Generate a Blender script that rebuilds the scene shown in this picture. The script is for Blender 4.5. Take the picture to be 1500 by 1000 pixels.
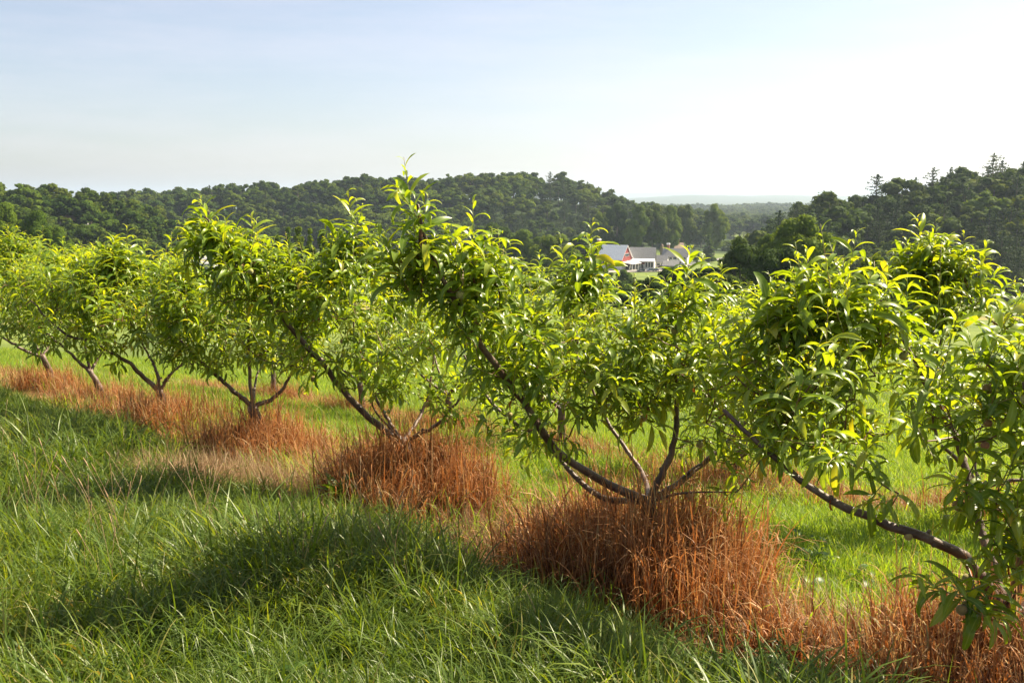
import bpy, math, random
import numpy as np
from mathutils import Matrix, Vector

# ------------------------------------------------------------------ camera, sky, sun, exposure
for o in list(bpy.data.objects):
    bpy.data.objects.remove(o)
SC = bpy.context.scene
COL = SC.collection
EYE = 1.62
F = 1333.0                      # focal length in pixels of the 1500 px wide photograph
HY = 290.0                      # eye-level line in the photograph
PITCH = math.atan((500 - HY) / F)
CP, SP = math.cos(PITCH), math.sin(PITCH)
cd = bpy.data.cameras.new('camera')
cam = bpy.data.objects.new('camera', cd)
COL.objects.link(cam)
cam.location = (0, 0, EYE)
cam.rotation_euler = (math.pi / 2 - PITCH, 0, 0)
cd.sensor_width = 36.0
cd.lens = 36.0 * F / 1500.0
cd.clip_start = 0.05
cd.clip_end = 30000
SC.camera = cam

SUN_AZ, SUN_EL = 62.0, 44.0
world = bpy.data.worlds.new('World')
SC.world = world
world.use_nodes = True
wn = world.node_tree.nodes
wl = world.node_tree.links
wn.clear()
sky = wn.new('ShaderNodeTexSky')
sky.sky_type = 'NISHITA'
sky.sun_disc = False
sky.sun_elevation = math.radians(SUN_EL)
sky.sun_rotation = math.radians(SUN_AZ)
sky.altitude = 200
sky.air_density = 1.0
sky.dust_density = 1.6
sky.ozone_density = 1.0
bgn = wn.new('ShaderNodeBackground')
bgn.inputs['Strength'].default_value = 0.050
wo = wn.new('ShaderNodeOutputWorld')
# thin high cirrus, the same in every direction
tc = wn.new('ShaderNodeTexCoord')
mp = wn.new('ShaderNodeMapping')
mp.inputs['Scale'].default_value = (1.4, 2.6, 11.0)
nz = wn.new('ShaderNodeTexNoise')
nz.inputs['Scale'].default_value = 1.7
nz.inputs['Detail'].default_value = 7
nz.inputs['Roughness'].default_value = 0.62
rp = wn.new('ShaderNodeValToRGB')
rp.color_ramp.elements[0].position = 0.42
rp.color_ramp.elements[0].color = (0.17, 0.17, 0.17, 1)
rp.color_ramp.elements[1].position = 0.78
rp.color_ramp.elements[1].color = (0.42, 0.42, 0.42, 1)
mxs = wn.new('ShaderNodeMix')
mxs.data_type = 'RGBA'
mxs.inputs[7].default_value = (7.2, 6.5, 7.1, 1)
wl.new(tc.outputs['Generated'], mp.inputs['Vector'])
wl.new(mp.outputs[0], nz.inputs['Vector'])
wl.new(nz.outputs[0], rp.inputs[0])
wl.new(rp.outputs[0], mxs.inputs[0])
wl.new(sky.outputs[0], mxs.inputs[6])
wl.new(mxs.outputs[2], bgn.inputs['Color'])
wl.new(bgn.outputs[0], wo.inputs['Surface'])

ld = bpy.data.lights.new('sun', 'SUN')
ld.energy = 5.0
ld.angle = math.radians(0.5)
ld.color = (1.0, 0.86, 0.62)
sun = bpy.data.objects.new('sun', ld)
COL.objects.link(sun)
az, el = math.radians(SUN_AZ), math.radians(SUN_EL)
SUNV = Vector((math.sin(az) * math.cos(el), math.cos(az) * math.cos(el), math.sin(el)))
sun.rotation_euler = SUNV.to_track_quat('Z', 'Y').to_euler()
sun.location = (30, 12, 40)

SC.view_settings.view_transform = 'Standard'
SC.view_settings.look = 'None'
SC.view_settings.exposure = 1.66
SC.view_settings.gamma = 1.0
SC.render.engine = 'CYCLES'
SC.cycles.max_bounces = 6
SC.cycles.diffuse_bounces = 2
SC.cycles.transmission_bounces = 6
SC.cycles.transparent_max_bounces = 8
SC.cycles.volume_bounces = 0
SC.cycles.use_denoising = True

RNG = np.random.default_rng(7)
random.seed(7)


# ------------------------------------------------------------------ helpers
def at(px, py, Y):
    """world point seen at pixel (px, py) of the photograph at distance Y in front"""
    dx = (px - 750.0) / F
    dy = (500.0 - py) / F
    k = Y / (CP + SP * dy)
    return np.array([dx * k, Y, EYE + (CP * dy - SP) * k])


def proj(P):
    """pixel coordinates and depth of world points"""
    P = np.asarray(P, float)
    x, y, z = P[..., 0], P[..., 1], P[..., 2] - EYE
    d = y * CP - z * SP
    return 750 + F * x / d, 500 - F * (y * SP + z * CP) / d, d


def mesh_np(name, V, Q=None, T=None, mats=(), mi=None, attrs=None, smooth=True):
    V = np.ascontiguousarray(V, dtype=np.float32)
    nq = 0 if Q is None else len(Q)
    nt = 0 if T is None else len(T)
    me = bpy.data.meshes.new(name)
    me.vertices.add(len(V))
    me.vertices.foreach_set('co', V.ravel())
    li, ls = [], []
    pos = 0
    if nq:
        li.append(np.asarray(Q, np.int32).ravel())
        ls.append(np.arange(nq, dtype=np.int32) * 4)
        pos = nq * 4
    if nt:
        li.append(np.asarray(T, np.int32).ravel())
        ls.append(pos + np.arange(nt, dtype=np.int32) * 3)
    if nq + nt:
        li = np.concatenate(li)
        ls = np.concatenate(ls)
        me.loops.add(len(li))
        me.loops.foreach_set('vertex_index', li)
        me.polygons.add(len(ls))
        me.polygons.foreach_set('loop_start', ls)
    for m in mats:
        me.materials.append(m)
    if mi is not None:
        me.polygons.foreach_set('material_index', np.asarray(mi, np.int32))
    for k, a in (attrs or {}).items():
        a = np.asarray(a, np.float32)
        if a.ndim == 1:
            at_ = me.attributes.new(k, 'FLOAT', 'POINT')
            at_.data.foreach_set('value', a)
        elif a.shape[1] == 3:
            at_ = me.attributes.new(k, 'FLOAT_VECTOR', 'POINT')
            at_.data.foreach_set('vector', a.ravel())
        else:
            at_ = me.attributes.new(k, 'FLOAT_COLOR', 'POINT')
            at_.data.foreach_set('color', a.ravel())
    me.update(calc_edges=True)
    if nq + nt:
        me.polygons.foreach_set('use_smooth', np.full(nq + nt, bool(smooth)))
    me.validate()
    return me


def obj(name, me, parent=None, label=None, cat=None, group=None, kind=None, loc=None):
    o = bpy.data.objects.new(name, me)
    COL.objects.link(o)
    if parent is not None:
        o.parent = parent
    if loc is not None:
        o.location = loc
    if label:
        o['label'] = label
    if cat:
        o['category'] = cat
    if group:
        o['group'] = group
    if kind:
        o['kind'] = kind
    return o


class MB:
    """collects boxes and polygons, builds one mesh"""
    def __init__(s):
        s.V, s.Q, s.T, s.m = [], [], [], []

    def quad(s, pts):
        b = len(s.V)
        s.V += [tuple(p) for p in pts]
        if len(pts) == 4:
            s.Q.append((b, b + 1, b + 2, b + 3))
        else:
            s.T.append((b, b + 1, b + 2))

    def box(s, x0, x1, y0, y1, z0, z1):
        b = len(s.V)
        s.V += [(x, y, z) for z in (z0, z1) for y in (y0, y1) for x in (x0, x1)]
        for f in ((0, 2, 3, 1), (4, 5, 7, 6), (0, 1, 5, 4), (2, 6, 7, 3), (0, 4, 6, 2), (1, 3, 7, 5)):
            s.Q.append(tuple(b + i for i in f))

    def slab(s, p, t=0.2):
        """thick sheet on the quad p (4 points), thickness t downwards"""
        b = len(s.V)
        s.V += [tuple(q) for q in p] + [(q[0], q[1], q[2] - t) for q in p]
        s.Q += [(b, b + 1, b + 2, b + 3), (b + 7, b + 6, b + 5, b + 4)]
        for i in range(4):
            j = (i + 1) % 4
            s.Q.append((b + i, b + 4 + i, b + 4 + j, b + j))

    def build(s, name, mat, parent=None, smooth=False, **k):
        me = mesh_np(name, np.array(s.V), s.Q or None, s.T or None, [mat], smooth=smooth)
        return obj(name, me, parent, **k)


def empty(name, loc, rz=0.0, **k):
    o = obj(name, None, **k)
    o.location = loc
    o.rotation_euler = (0, 0, rz)
    o.empty_display_size = 0.3
    return o


def tubes(paths, sides=7):
    """paths: list of (points Nx3, radii N) -> V, Q"""
    Vs, Qs, b = [], [], 0
    ang = np.arange(sides) / sides * 2 * np.pi
    ca, sa = np.cos(ang), np.sin(ang)
    for P, R in paths:
        P = np.asarray(P, float)
        n = len(P)
        if n < 2:
            continue
        T = np.gradient(P, axis=0)
        T /= np.linalg.norm(T, axis=1)[:, None] + 1e-9
        ref = np.array([0.31, 0.17, 0.93])
        if abs(T[0] @ ref) > 0.9:
            ref = np.array([0.9, 0.3, 0.1])
        A = np.cross(T, ref)
        A /= np.linalg.norm(A, axis=1)[:, None] + 1e-9
        B = np.cross(T, A)
        V = P[:, None] + (A[:, None] * ca[None, :, None] + B[:, None] * sa[None, :, None]) * np.asarray(R)[:, None, None]
        Vs.append(V.reshape(-1, 3))
        i = np.arange(n - 1)[:, None] * sides + b
        j = np.arange(sides)[None]
        k = (j + 1) % sides
        Qs.append(np.stack([i + j, i + k, i + sides + k, i + sides + j], -1).reshape(-1, 4))
        b += n * sides
        # end cap point
        Vs.append(P[-1:] + T[-1:] * np.asarray(R)[-1] * 0.6)
        t = b - sides
        jj = np.arange(0, sides - 1, 2)
        caps = np.stack([t + jj, t + jj + 1, t + (jj + 2) % sides, np.full(len(jj), b)], -1)
        Qs.append(caps)
        b += 1
    return np.concatenate(Vs), np.concatenate(Qs)


def smooth_path(P, n=14, jit=0.0, rng=None):
    """Catmull-Rom through P"""
    P = np.asarray(P, float)
    if len(P) == 2:
        P = np.array([P[0], (P[0] + P[1]) / 2, P[1]])
    Q = np.vstack([2 * P[0] - P[1], P, 2 * P[-1] - P[-2]])
    out = []
    m = len(P) - 1
    per = max(2, n // m)
    for i in range(m):
        p0, p1, p2, p3 = Q[i:i + 4]
        for t in np.arange(per) / per:
            out.append(0.5 * ((2 * p1) + (-p0 + p2) * t + (2 * p0 - 5 * p1 + 4 * p2 - p3) * t * t + (-p0 + 3 * p1 - 3 * p2 + p3) * t ** 3))
    out.append(P[-1])
    out = np.array(out)
    if jit and rng is not None:
        out[1:-1] += rng.normal(0, jit, (len(out) - 2, 3))
    return out


def fnoise(x, y, s, seed=0):
    r = np.random.default_rng(1000 + seed)
    v = np.zeros_like(np.asarray(x, float))
    amp = 1.0
    for k in range(4):
        a, b, c = r.uniform(0, 6.28, 3)
        v = v + amp * np.sin((x * math.cos(a) + y * math.sin(a)) / s + b + 1.7 * np.sin((x * math.cos(a + 1.9) + y * math.sin(a + 1.9)) / s * 0.7 + c))
        s *= 0.53
        amp *= 0.6
    return v / 2.0


# ------------------------------------------------------------------ materials
def new_mat(name):
    m = bpy.data.materials.new(name)
    m.use_nodes = True
    nt = m.node_tree
    b = nt.nodes['Principled BSDF']
    return m, nt, b


def N(nt, typ, **k):
    n = nt.nodes.new(typ)
    for a, v in k.items():
        setattr(n, a, v)
    return n


def ramp(nt, src, stops, interp='LINEAR'):
    r = nt.nodes.new('ShaderNodeValToRGB')
    r.color_ramp.interpolation = interp
    e = r.color_ramp.elements
    while len(e) < len(stops):
        e.new(0.5)
    for i, (p, c) in enumerate(stops):
        e[i].position = p
        e[i].color = (*c, 1)
    nt.links.new(src, r.inputs[0])
    return r.outputs[0]


def mixc(nt, fac, a, b, mode='MIX'):
    m = nt.nodes.new('ShaderNodeMix')
    m.data_type = 'RGBA'
    m.blend_type = mode
    for i, v in ((0, fac), (6, a), (7, b)):
        if hasattr(v, 'links'):
            nt.links.new(v, m.inputs[i])
        elif i == 0:
            m.inputs[0].default_value = v
        else:
            m.inputs[i].default_value = (*v, 1)
    return m.outputs[2]


def math_n(nt, op, a, b=None):
    m = nt.nodes.new('ShaderNodeMath')
    m.operation = op
    for i, v in ((0, a), (1, b)):
        if v is None:
            continue
        if hasattr(v, 'links'):
            nt.links.new(v, m.inputs[i])
        else:
            m.inputs[i].default_value = v
    return m.outputs[0]


def noise(nt, scale, detail=4, rough=0.6, vec=None, coord='Object'):
    n = nt.nodes.new('ShaderNodeTexNoise')
    n.inputs['Scale'].default_value = scale
    n.inputs['Detail'].default_value = detail
    n.inputs['Roughness'].default_value = rough
    if vec is None:
        vec = nt.nodes.new('ShaderNodeTexCoord').outputs[coord]
    nt.links.new(vec, n.inputs['Vector'])
    return n.outputs[0]


def leafy(nt, b, color, trans=0.4, rough=0.45, tcol=(1.35, 1.25, 0.5), spec=0.5):
    """thin leaf: gloss on top of diffuse, light passing through"""
    nt.links.new(color, b.inputs['Base Color'])
    b.inputs['Roughness'].default_value = rough
    b.inputs['Specular IOR Level'].default_value = spec
    tr = nt.nodes.new('ShaderNodeBsdfTranslucent')
    tc_ = mixc(nt, 1.0, color, tcol, 'MULTIPLY')
    nt.links.new(tc_, tr.inputs['Color'])
    mx = nt.nodes.new('ShaderNodeMixShader')
    mx.inputs[0].default_value = trans
    nt.links.new(b.outputs[0], mx.inputs[1])
    nt.links.new(tr.outputs[0], mx.inputs[2])
    nt.links.new(mx.outputs[0], nt.nodes['Material Output'].inputs['Surface'])


# peach leaf: lf.r random per leaf, lf.g youth, lf.b midrib
M_leaf, nt, b = new_mat('peach_leaf')
a = N(nt, 'ShaderNodeAttribute', attribute_name='lf')
sep = N(nt, 'ShaderNodeSeparateColor')
nt.links.new(a.outputs['Color'], sep.inputs[0])
oi = N(nt, 'ShaderNodeObjectInfo')
rr = math_n(nt, 'FRACT', math_n(nt, 'ADD', sep.outputs[0], oi.outputs['Random']))
c_old = ramp(nt, rr, [(0.0, (0.050, 0.110, 0.011)), (0.45, (0.080, 0.170, 0.015)), (0.8, (0.140, 0.250, 0.024)), (0.98, (0.24, 0.29, 0.025)), (1.0, (0.42, 0.28, 0.02))])
c_yng = ramp(nt, rr, [(0.0, (0.22, 0.34, 0.024)), (0.6, (0.31, 0.41, 0.030)), (1.0, (0.42, 0.47, 0.05))])
cc = mixc(nt, sep.outputs[1], c_old, c_yng)
nz_ = noise(nt, 60, 2)
cc = mixc(nt, math_n(nt, 'MULTIPLY', nz_, 0.35), cc, (0.09, 0.17, 0.02))
rib = math_n(nt, 'POWER', sep.outputs[2], 7.0)
cc = mixc(nt, math_n(nt, 'MULTIPLY', rib, 0.5), cc, (0.32, 0.42, 0.14))
leafy(nt, b, cc, 0.52, 0.36, (1.95, 1.60, 0.28), 0.5)

M_dead, nt, b = new_mat('dead_leaf')
cc = ramp(nt, noise(nt, 30, 3), [(0.3, (0.20, 0.045, 0.012)), (0.7, (0.50, 0.13, 0.02))])
leafy(nt, b, cc, 0.35, 0.6, (1.2, 0.9, 0.6), 0.3)

M_bark, nt, b = new_mat('bark')
tcn = N(nt, 'ShaderNodeTexCoord')
n1 = noise(nt, 9, 6, 0.65)
n2 = noise(nt, 70, 4, 0.6)
cc = ramp(nt, n1, [(0.30, (0.045, 0.026, 0.018)), (0.5, (0.105, 0.062, 0.045)), (0.68, (0.22, 0.17, 0.14))])
cc = mixc(nt, math_n(nt, 'MULTIPLY', n2, 0.6), cc, (0.06, 0.028, 0.018))
nt.links.new(cc, b.inputs['Base Color'])
b.inputs['Roughness'].default_value = 0.5
bp = N(nt, 'ShaderNodeBump')
bp.inputs['Strength'].default_value = 0.7
bp.inputs['Distance'].default_value = 0.006
nt.links.new(n2, bp.inputs['Height'])
nt.links.new(bp.outputs[0], b.inputs['Normal'])

M_twig, nt, b = new_mat('twig_bark')
cc = ramp(nt, noise(nt, 25, 3), [(0.3, (0.075, 0.022, 0.014)), (0.7, (0.17, 0.075, 0.04))])
nt.links.new(cc, b.inputs['Base Color'])
b.inputs['Roughness'].default_value = 0.45

M_stem, nt, b = new_mat('green_shoot')
cc = ramp(nt, noise(nt, 12, 2), [(0.3, (0.15, 0.25, 0.05)), (0.7, (0.24, 0.13, 0.05))])
nt.links.new(cc, b.inputs['Base Color'])
b.inputs['Roughness'].default_value = 0.5

M_peach, nt, b = new_mat('peach_fruit')
oi = N(nt, 'ShaderNodeObjectInfo')
v = math_n(nt, 'ADD', math_n(nt, 'MULTIPLY', noise(nt, 30, 3), 0.9), math_n(nt, 'MULTIPLY', oi.outputs['Random'], 0.4))
cc = ramp(nt, v, [(0.35, (0.20, 0.27, 0.06)), (0.65, (0.30, 0.24, 0.08)), (0.9, (0.26, 0.07, 0.04))])
nt.links.new(cc, b.inputs['Base Color'])
b.inputs['Roughness'].default_value = 0.75
b.inputs['Sheen Weight'].default_value = 0.5
b.inputs['Sheen Roughness'].default_value = 0.4


def grass_mat(name, stops, trans, tcol, tip=None, rough=0.42, spec=0.5, shift=0.0):
    m, nt, b = new_mat(name)
    a = N(nt, 'ShaderNodeAttribute', attribute_name='gr')
    sp = N(nt, 'ShaderNodeSeparateColor')
    nt.links.new(a.outputs['Color'], sp.inputs[0])
    oi = N(nt, 'ShaderNodeObjectInfo')
    gp = N(nt, 'ShaderNodeNewGeometry')
    big = math_n(nt, 'SUBTRACT', noise(nt, 0.9, 3, 0.6, gp.outputs['Position']), 0.5)
    v = math_n(nt, 'ADD', math_n(nt, 'MULTIPLY', sp.outputs[0], 0.62), math_n(nt, 'MULTIPLY', oi.outputs['Random'], 0.36))
    v = math_n(nt, 'ADD', v, math_n(nt, 'ADD', math_n(nt, 'MULTIPLY', big, 0.60), shift))
    c = ramp(nt, v, stops)
    if tip:
        c = mixc(nt, math_n(nt, 'MULTIPLY', math_n(nt, 'POWER', sp.outputs[1], 2.5), 0.6), c, tip)
    leafy(nt, b, c, trans, rough, tcol, spec)
    return m


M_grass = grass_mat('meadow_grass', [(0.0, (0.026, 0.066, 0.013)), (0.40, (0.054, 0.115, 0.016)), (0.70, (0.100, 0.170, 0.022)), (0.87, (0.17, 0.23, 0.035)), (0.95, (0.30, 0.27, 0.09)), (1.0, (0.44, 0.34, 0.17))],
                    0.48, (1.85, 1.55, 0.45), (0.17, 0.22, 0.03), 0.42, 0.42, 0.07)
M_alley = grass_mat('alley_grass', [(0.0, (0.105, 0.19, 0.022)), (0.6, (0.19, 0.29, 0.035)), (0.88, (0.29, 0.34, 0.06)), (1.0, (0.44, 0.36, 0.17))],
                    0.52, (1.8, 1.6, 0.45), None, 0.5, 0.3)  # brighter than the meadow: sun backlight put into the blade colour
M_rust = grass_mat('dead_grass', [(0.0, (0.055, 0.027, 0.016)), (0.28, (0.15, 0.055, 0.022)), (0.52, (0.36, 0.125, 0.034)), (0.66, (0.46, 0.21, 0.075)), (0.78, (0.48, 0.33, 0.16)), (0.93, (0.40, 0.34, 0.20)), (1.0, (0.14, 0.20, 0.04))],
                   0.30, (1.2, 1.0, 0.7), (0.46, 0.27, 0.13), 0.55, 0.25)  # pale tip colour paints the highlights on the curled ends
M_straw = grass_mat('straw', [(0.0, (0.17, 0.10, 0.05)), (0.5, (0.34, 0.22, 0.12)), (1.0, (0.52, 0.40, 0.25))],
                    0.25, (1.1, 1.0, 0.8), None, 0.6, 0.3)

# ground
M_ground, nt, b = new_mat('ground')
a = N(nt, 'ShaderNodeAttribute', attribute_name='col')
geo = N(nt, 'ShaderNodeNewGeometry')
n1 = noise(nt, 6.0, 6, 0.7, geo.outputs['Position'])
n2 = noise(nt, 0.05, 5, 0.6, geo.outputs['Position'])
c = mixc(nt, 1.0, a.outputs['Color'], ramp(nt, n1, [(0.3, (0.55, 0.55, 0.55)), (0.7, (1.35, 1.3, 1.25))]), 'MULTIPLY')
c = mixc(nt, 1.0, c, ramp(nt, n2, [(0.35, (0.72, 0.76, 0.74)), (0.65, (1.2, 1.12, 1.0))]), 'MULTIPLY')
nt.links.new(c, b.inputs['Base Color'])
b.inputs['Roughness'].default_value = 0.95
b.inputs['Specular IOR Level'].default_value = 0.1
bp = N(nt, 'ShaderNodeBump')
bp.inputs['Strength'].default_value = 0.5
bp.inputs['Distance'].default_value = 0.05
nt.links.new(n1, bp.inputs['Height'])
nt.links.new(bp.outputs[0], b.inputs['Normal'])


def crown_mat(name, c0, c1, c2, trans=0.3):
    m, nt, b = new_mat(name)
    a = N(nt, 'ShaderNodeAttribute', attribute_name='gr')
    sp = N(nt, 'ShaderNodeSeparateColor')
    nt.links.new(a.outputs['Color'], sp.inputs[0])
    oi = N(nt, 'ShaderNodeObjectInfo')
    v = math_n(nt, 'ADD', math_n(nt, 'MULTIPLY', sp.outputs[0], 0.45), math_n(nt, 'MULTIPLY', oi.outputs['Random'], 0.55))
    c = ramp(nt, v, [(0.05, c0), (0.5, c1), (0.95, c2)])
    leafy(nt, b, c, trans, 0.75, (1.6, 1.4, 0.4), 0.08)
    return m


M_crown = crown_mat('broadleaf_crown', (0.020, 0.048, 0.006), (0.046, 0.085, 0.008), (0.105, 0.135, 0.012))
M_crownl = crown_mat('sunny_crown', (0.055, 0.105, 0.010), (0.090, 0.145, 0.013), (0.14, 0.19, 0.018), 0.36)  # lighter copy of the crown colours, sunlit brightness put into them
M_pine = crown_mat('pine_crown', (0.018, 0.042, 0.014), (0.032, 0.060, 0.017), (0.062, 0.080, 0.020), 0.2)

M_trunk, nt, b = new_mat('tree_trunk')
cc = ramp(nt, noise(nt, 3, 4), [(0.3, (0.06, 0.045, 0.035)), (0.7, (0.16, 0.13, 0.10))])
nt.links.new(cc, b.inputs['Base Color'])
b.inputs['Roughness'].default_value = 0.9


def paint(name, col, rough=0.6, var=0.12, metal=0.0, scale=1.5):
    m, nt, b = new_mat(name)
    c = ramp(nt, noise(nt, scale, 5), [(0.3, tuple(v * (1 - var) for v in col)), (0.7, tuple(min(1, v * (1 + var)) for v in col))])
    nt.links.new(c, b.inputs['Base Color'])
    b.inputs['Roughness'].default_value = rough
    b.inputs['Metallic'].default_value = metal
    return m


M_white = paint('white_siding', (0.74, 0.73, 0.70))
M_red = paint('red_siding', (0.20, 0.022, 0.018))
M_metal = paint('pale_metal_roof', (0.78, 0.78, 0.78), 0.5)
M_shingle = paint('grey_shingle_roof', (0.20, 0.20, 0.20), 0.9, 0.2)
M_brownroof = paint('brown_shingle_roof', (0.27, 0.20, 0.16), 0.9, 0.2)
M_brick = paint('brick', (0.32, 0.14, 0.09), 0.9)
M_glass = paint('window_glass', (0.03, 0.04, 0.05), 0.1)
M_dark = paint('dark_opening', (0.03, 0.028, 0.025), 0.9)
M_tyre = paint('tyre', (0.02, 0.02, 0.02), 0.9)
M_asph = paint('asphalt', (0.16, 0.155, 0.15), 0.9, 0.1)
M_gravel = paint('gravel', (0.30, 0.27, 0.24), 0.95, 0.15, scale=0.3)
CAR = [paint('car_paint_navy', (0.03, 0.05, 0.09), 0.25), paint('car_paint_slate', (0.10, 0.14, 0.19), 0.25),
       paint('car_paint_black', (0.015, 0.015, 0.018), 0.25), paint('car_paint_maroon', (0.06, 0.02, 0.02), 0.3)]

# ------------------------------------------------------------------ terrain
ROWN = np.array([1.0, 0.863]) / 1.321


def rowp(x, y):
    """distance across the orchard row, positive on its downhill side"""
    return (x + 0.863 * y - 5.2) / 1.321


BY = [-2000, -300, -60, 0, 12, 30, 80, 150, 300, 420, 600, 1500, 9000]
BZ = [20, 16, 5, 0, -1.2, -3.5, -10.2, -18.6, -33.0, -37.8, -38.4, -39, -39]


def hermite(xs, ys, q):
    xs = np.array(xs, float)
    ys = np.array(ys, float)
    d = np.diff(ys) / np.diff(xs)
    m = np.concatenate([[d[0]], (d[1:] + d[:-1]) / 2, [d[-1]]])
    q = np.clip(q, xs[0], xs[-1])
    i = np.clip(np.searchsorted(xs, q) - 1, 0, len(xs) - 2)
    h = xs[i + 1] - xs[i]
    t = (q - xs[i]) / h
    return ((2 * t ** 3 - 3 * t ** 2 + 1) * ys[i] + (t ** 3 - 2 * t ** 2 + t) * h * m[i]
            + (-2 * t ** 3 + 3 * t ** 2) * ys[i + 1] + (t ** 3 - t ** 2) * h * m[i + 1])


def sstep(a, b, x):
    t = np.clip((x - a) / (b - a), 0, 1)
    return t * t * (3 - 2 * t)


def hill(x, y, us, zs, d0, d1, d2, d3):
    """ridge whose crest height follows the bearing; d0..d1 rise, d2..d3 fall"""
    yy = np.where(y > 1, y, 1)
    u = np.clip(750 + F * x / yy, us[0], us[-1])
    crest = np.interp(u, us, zs)
    w = sstep(d0, d1, y) * (1 - sstep(d2, d3, y))
    return w, crest


# (bearing in pixels, crest ground height), distances
HILLS = [
    ([-3000, -400, 0, 100, 180, 240, 300], [0, -4, -9, -12, -16, -24, -39], 340, 480, 560, 640),
    ([-3000, 100, 200, 300, 420, 540, 640, 760, 830, 880, 930, 1000, 1030, 1070], [-16, -16, -15, -12, -7, -2, -2, 1, -2, -12, -24, -27, -34, -39], 650, 800, 950, 1300),
    ([1085, 1120, 1170, 1250, 1320, 1400, 1500, 1700, 4000], [-39, -27, -18, -14, -9, -6, -3, 2, 6], 288, 385, 470, 620),
    ([-6000, 700, 900, 1040, 1100, 1160, 1300, 6000], [-36, -36, -38, -37, -34, -33, -35, -36], 1600, 2100, 2600, 3300),
    ([-9000, 800, 900, 950, 1000, 1150, 1300, 1500, 9000], [20, 20, -14, 10, 26, 22, 18, 22, 20], 6500, 9000, 10500, 12500),
    ([-9000, 700, 870, 930, 1000, 1150, 1230, 1300, 1500, 9000], [60, 60, 96, 84, 108, 150, 128, 160, 130, 60], 13000, 15500, 17000, 18500),
]


MOUNDS = [((p_ - 750) / F * y_, y_) for p_, y_ in ((1482, 3.72), (952, 5.1), (592, 6.92), (372, 8.95), (236, 10.75), (143, 12.65), (64, 14.85), (1462, 7.25))]


def H(x, y):
    x = np.asarray(x, float)
    y = np.asarray(y, float)
    z = hermite(BY, BZ, y)
    near = 1 - sstep(30, 90, np.hypot(x, y))
    p = rowp(x, y)
    z = z + near * (-0.01 * x - 0.10 * np.clip(p, 0, 12) * sstep(-0.5, 1.0, p))
    z = z + near * 0.035 * fnoise(x, y, 0.55, 1) + (1 - near) * 0.5 * fnoise(x, y, 40, 2)
    z = z - near * 0.14 * sstep(-1.6, -0.3, p)
    for tx, ty in MOUNDS:
        z = z + near * 0.16 * np.exp(-((x - tx) ** 2 + (y - ty) ** 2) / 0.30)
    for us, zs, d0, d1, d2, d3 in HILLS:
        w, crest = hill(x, y, us, zs, d0, d1, d2, d3)
        z = z + w * (crest + fnoise(x, y, 60, 3) * 1.5 * (w > 0) - z) * (crest > -38.9)
    return z


def h1(x, y):
    return float(H(np.array([x]), np.array([y]))[0])


angs = np.unique(np.concatenate([np.radians(np.arange(-180, 180.1, 4.0)), np.radians(np.arange(-40, 40.01, 0.22))]))
angs = angs[:-1]
rad = np.concatenate([[0.0], np.geomspace(0.5, 18500, 270)])
AA, RR_ = np.meshgrid(angs, rad)
X = RR_ * np.sin(AA)
Yg = RR_ * np.cos(AA)
Z = H(X, Yg)
far = sstep(1200, 2500, RR_)
Z = Z + far * fnoise(X, Yg, 14, 5) * 3.0 + sstep(5000, 8000, RR_) * fnoise(X, Yg, 130, 6) * 7.0
V = np.stack([X, Yg, Z], -1).reshape(-1, 3)
na, nr = len(angs), len(rad)
i = np.arange(nr - 1)[:, None] * na
j = np.arange(na)[None]
k = (j + 1) % na
Q = np.stack([i + j, i + k, i + na + k, i + na + j], -1).reshape(-1, 4)
p = rowp(X, Yg)
R_ = RR_
soil = np.array([0.075, 0.060, 0.035])
turf = np.array([0.085, 0.125, 0.035])
rust = np.array([0.19, 0.095, 0.045])
field = np.array([0.135, 0.190, 0.050])
wood = np.array([0.035, 0.060, 0.022])
col = np.ones(X.shape + (3,)) * soil
t = sstep(5, 18, R_)[..., None]
col = col * (1 - t) + turf * t
for pc in (0.0, 4.2):
    s = (np.exp(-((p - pc) / 0.65) ** 4) * (R_ < 40))[..., None]
    col = col * (1 - s) + rust * s
t = sstep(30, 90, R_)[..., None]
col = col * (1 - t) + field * t
dry = (sstep(0.15, 0.7, fnoise(X, Yg, 35, 9)) * (R_ > 60) * (R_ < 420))[..., None] * 0.7
col = col * (1 - dry) + np.array([0.27, 0.22, 0.10]) * dry
ws = np.zeros(X.shape)
for us, zs, d0, d1, d2, d3 in HILLS:
    w, crest = hill(X, Yg, us, zs, d0, d1, d2, d3)
    ws = np.maximum(ws, (w > 0.02) * (crest > -38.9))
ws = np.maximum(ws, sstep(1300, 1500, R_))[..., None]
col = col * (1 - ws) + wood * ws
cola = np.concatenate([col.reshape(-1, 3), np.ones((len(V), 1))], 1)
obj('ground', mesh_np('ground', V, Q, None, [M_ground], attrs={'col': cola}), kind='structure')


def draped(name, pts, width, mat, lift=0.06, step=4.0, **k):
    """a strip of road laid along pts"""
    P = smooth_path(np.array([(a[0], a[1], 0) for a in pts], float), 40)
    T = np.gradient(P, axis=0)
    T /= np.linalg.norm(T, axis=1)[:, None]
    S = np.stack([T[:, 1], -T[:, 0], 0 * T[:, 0]], 1)
    m = 5
    Vv = []
    for i in range(m):
        q = P + S * width * (i / (m - 1) - 0.5)
        q[:, 2] = H(q[:, 0], q[:, 1]) + lift
        Vv.append(q)
    Vv = np.stack(Vv, 1).reshape(-1, 3)
    n = len(P)
    a = np.arange(n - 1)[:, None] * m + np.arange(m - 1)[None]
    Qq = np.stack([a, a + m, a + m + 1, a + 1], -1).reshape(-1, 4)
    return obj(name, mesh_np(name, Vv, Qq, None, [mat]), kind='structure', **k)


def gxy(px, Y):
    return ((px - 750) / F * Y, Y)


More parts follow.
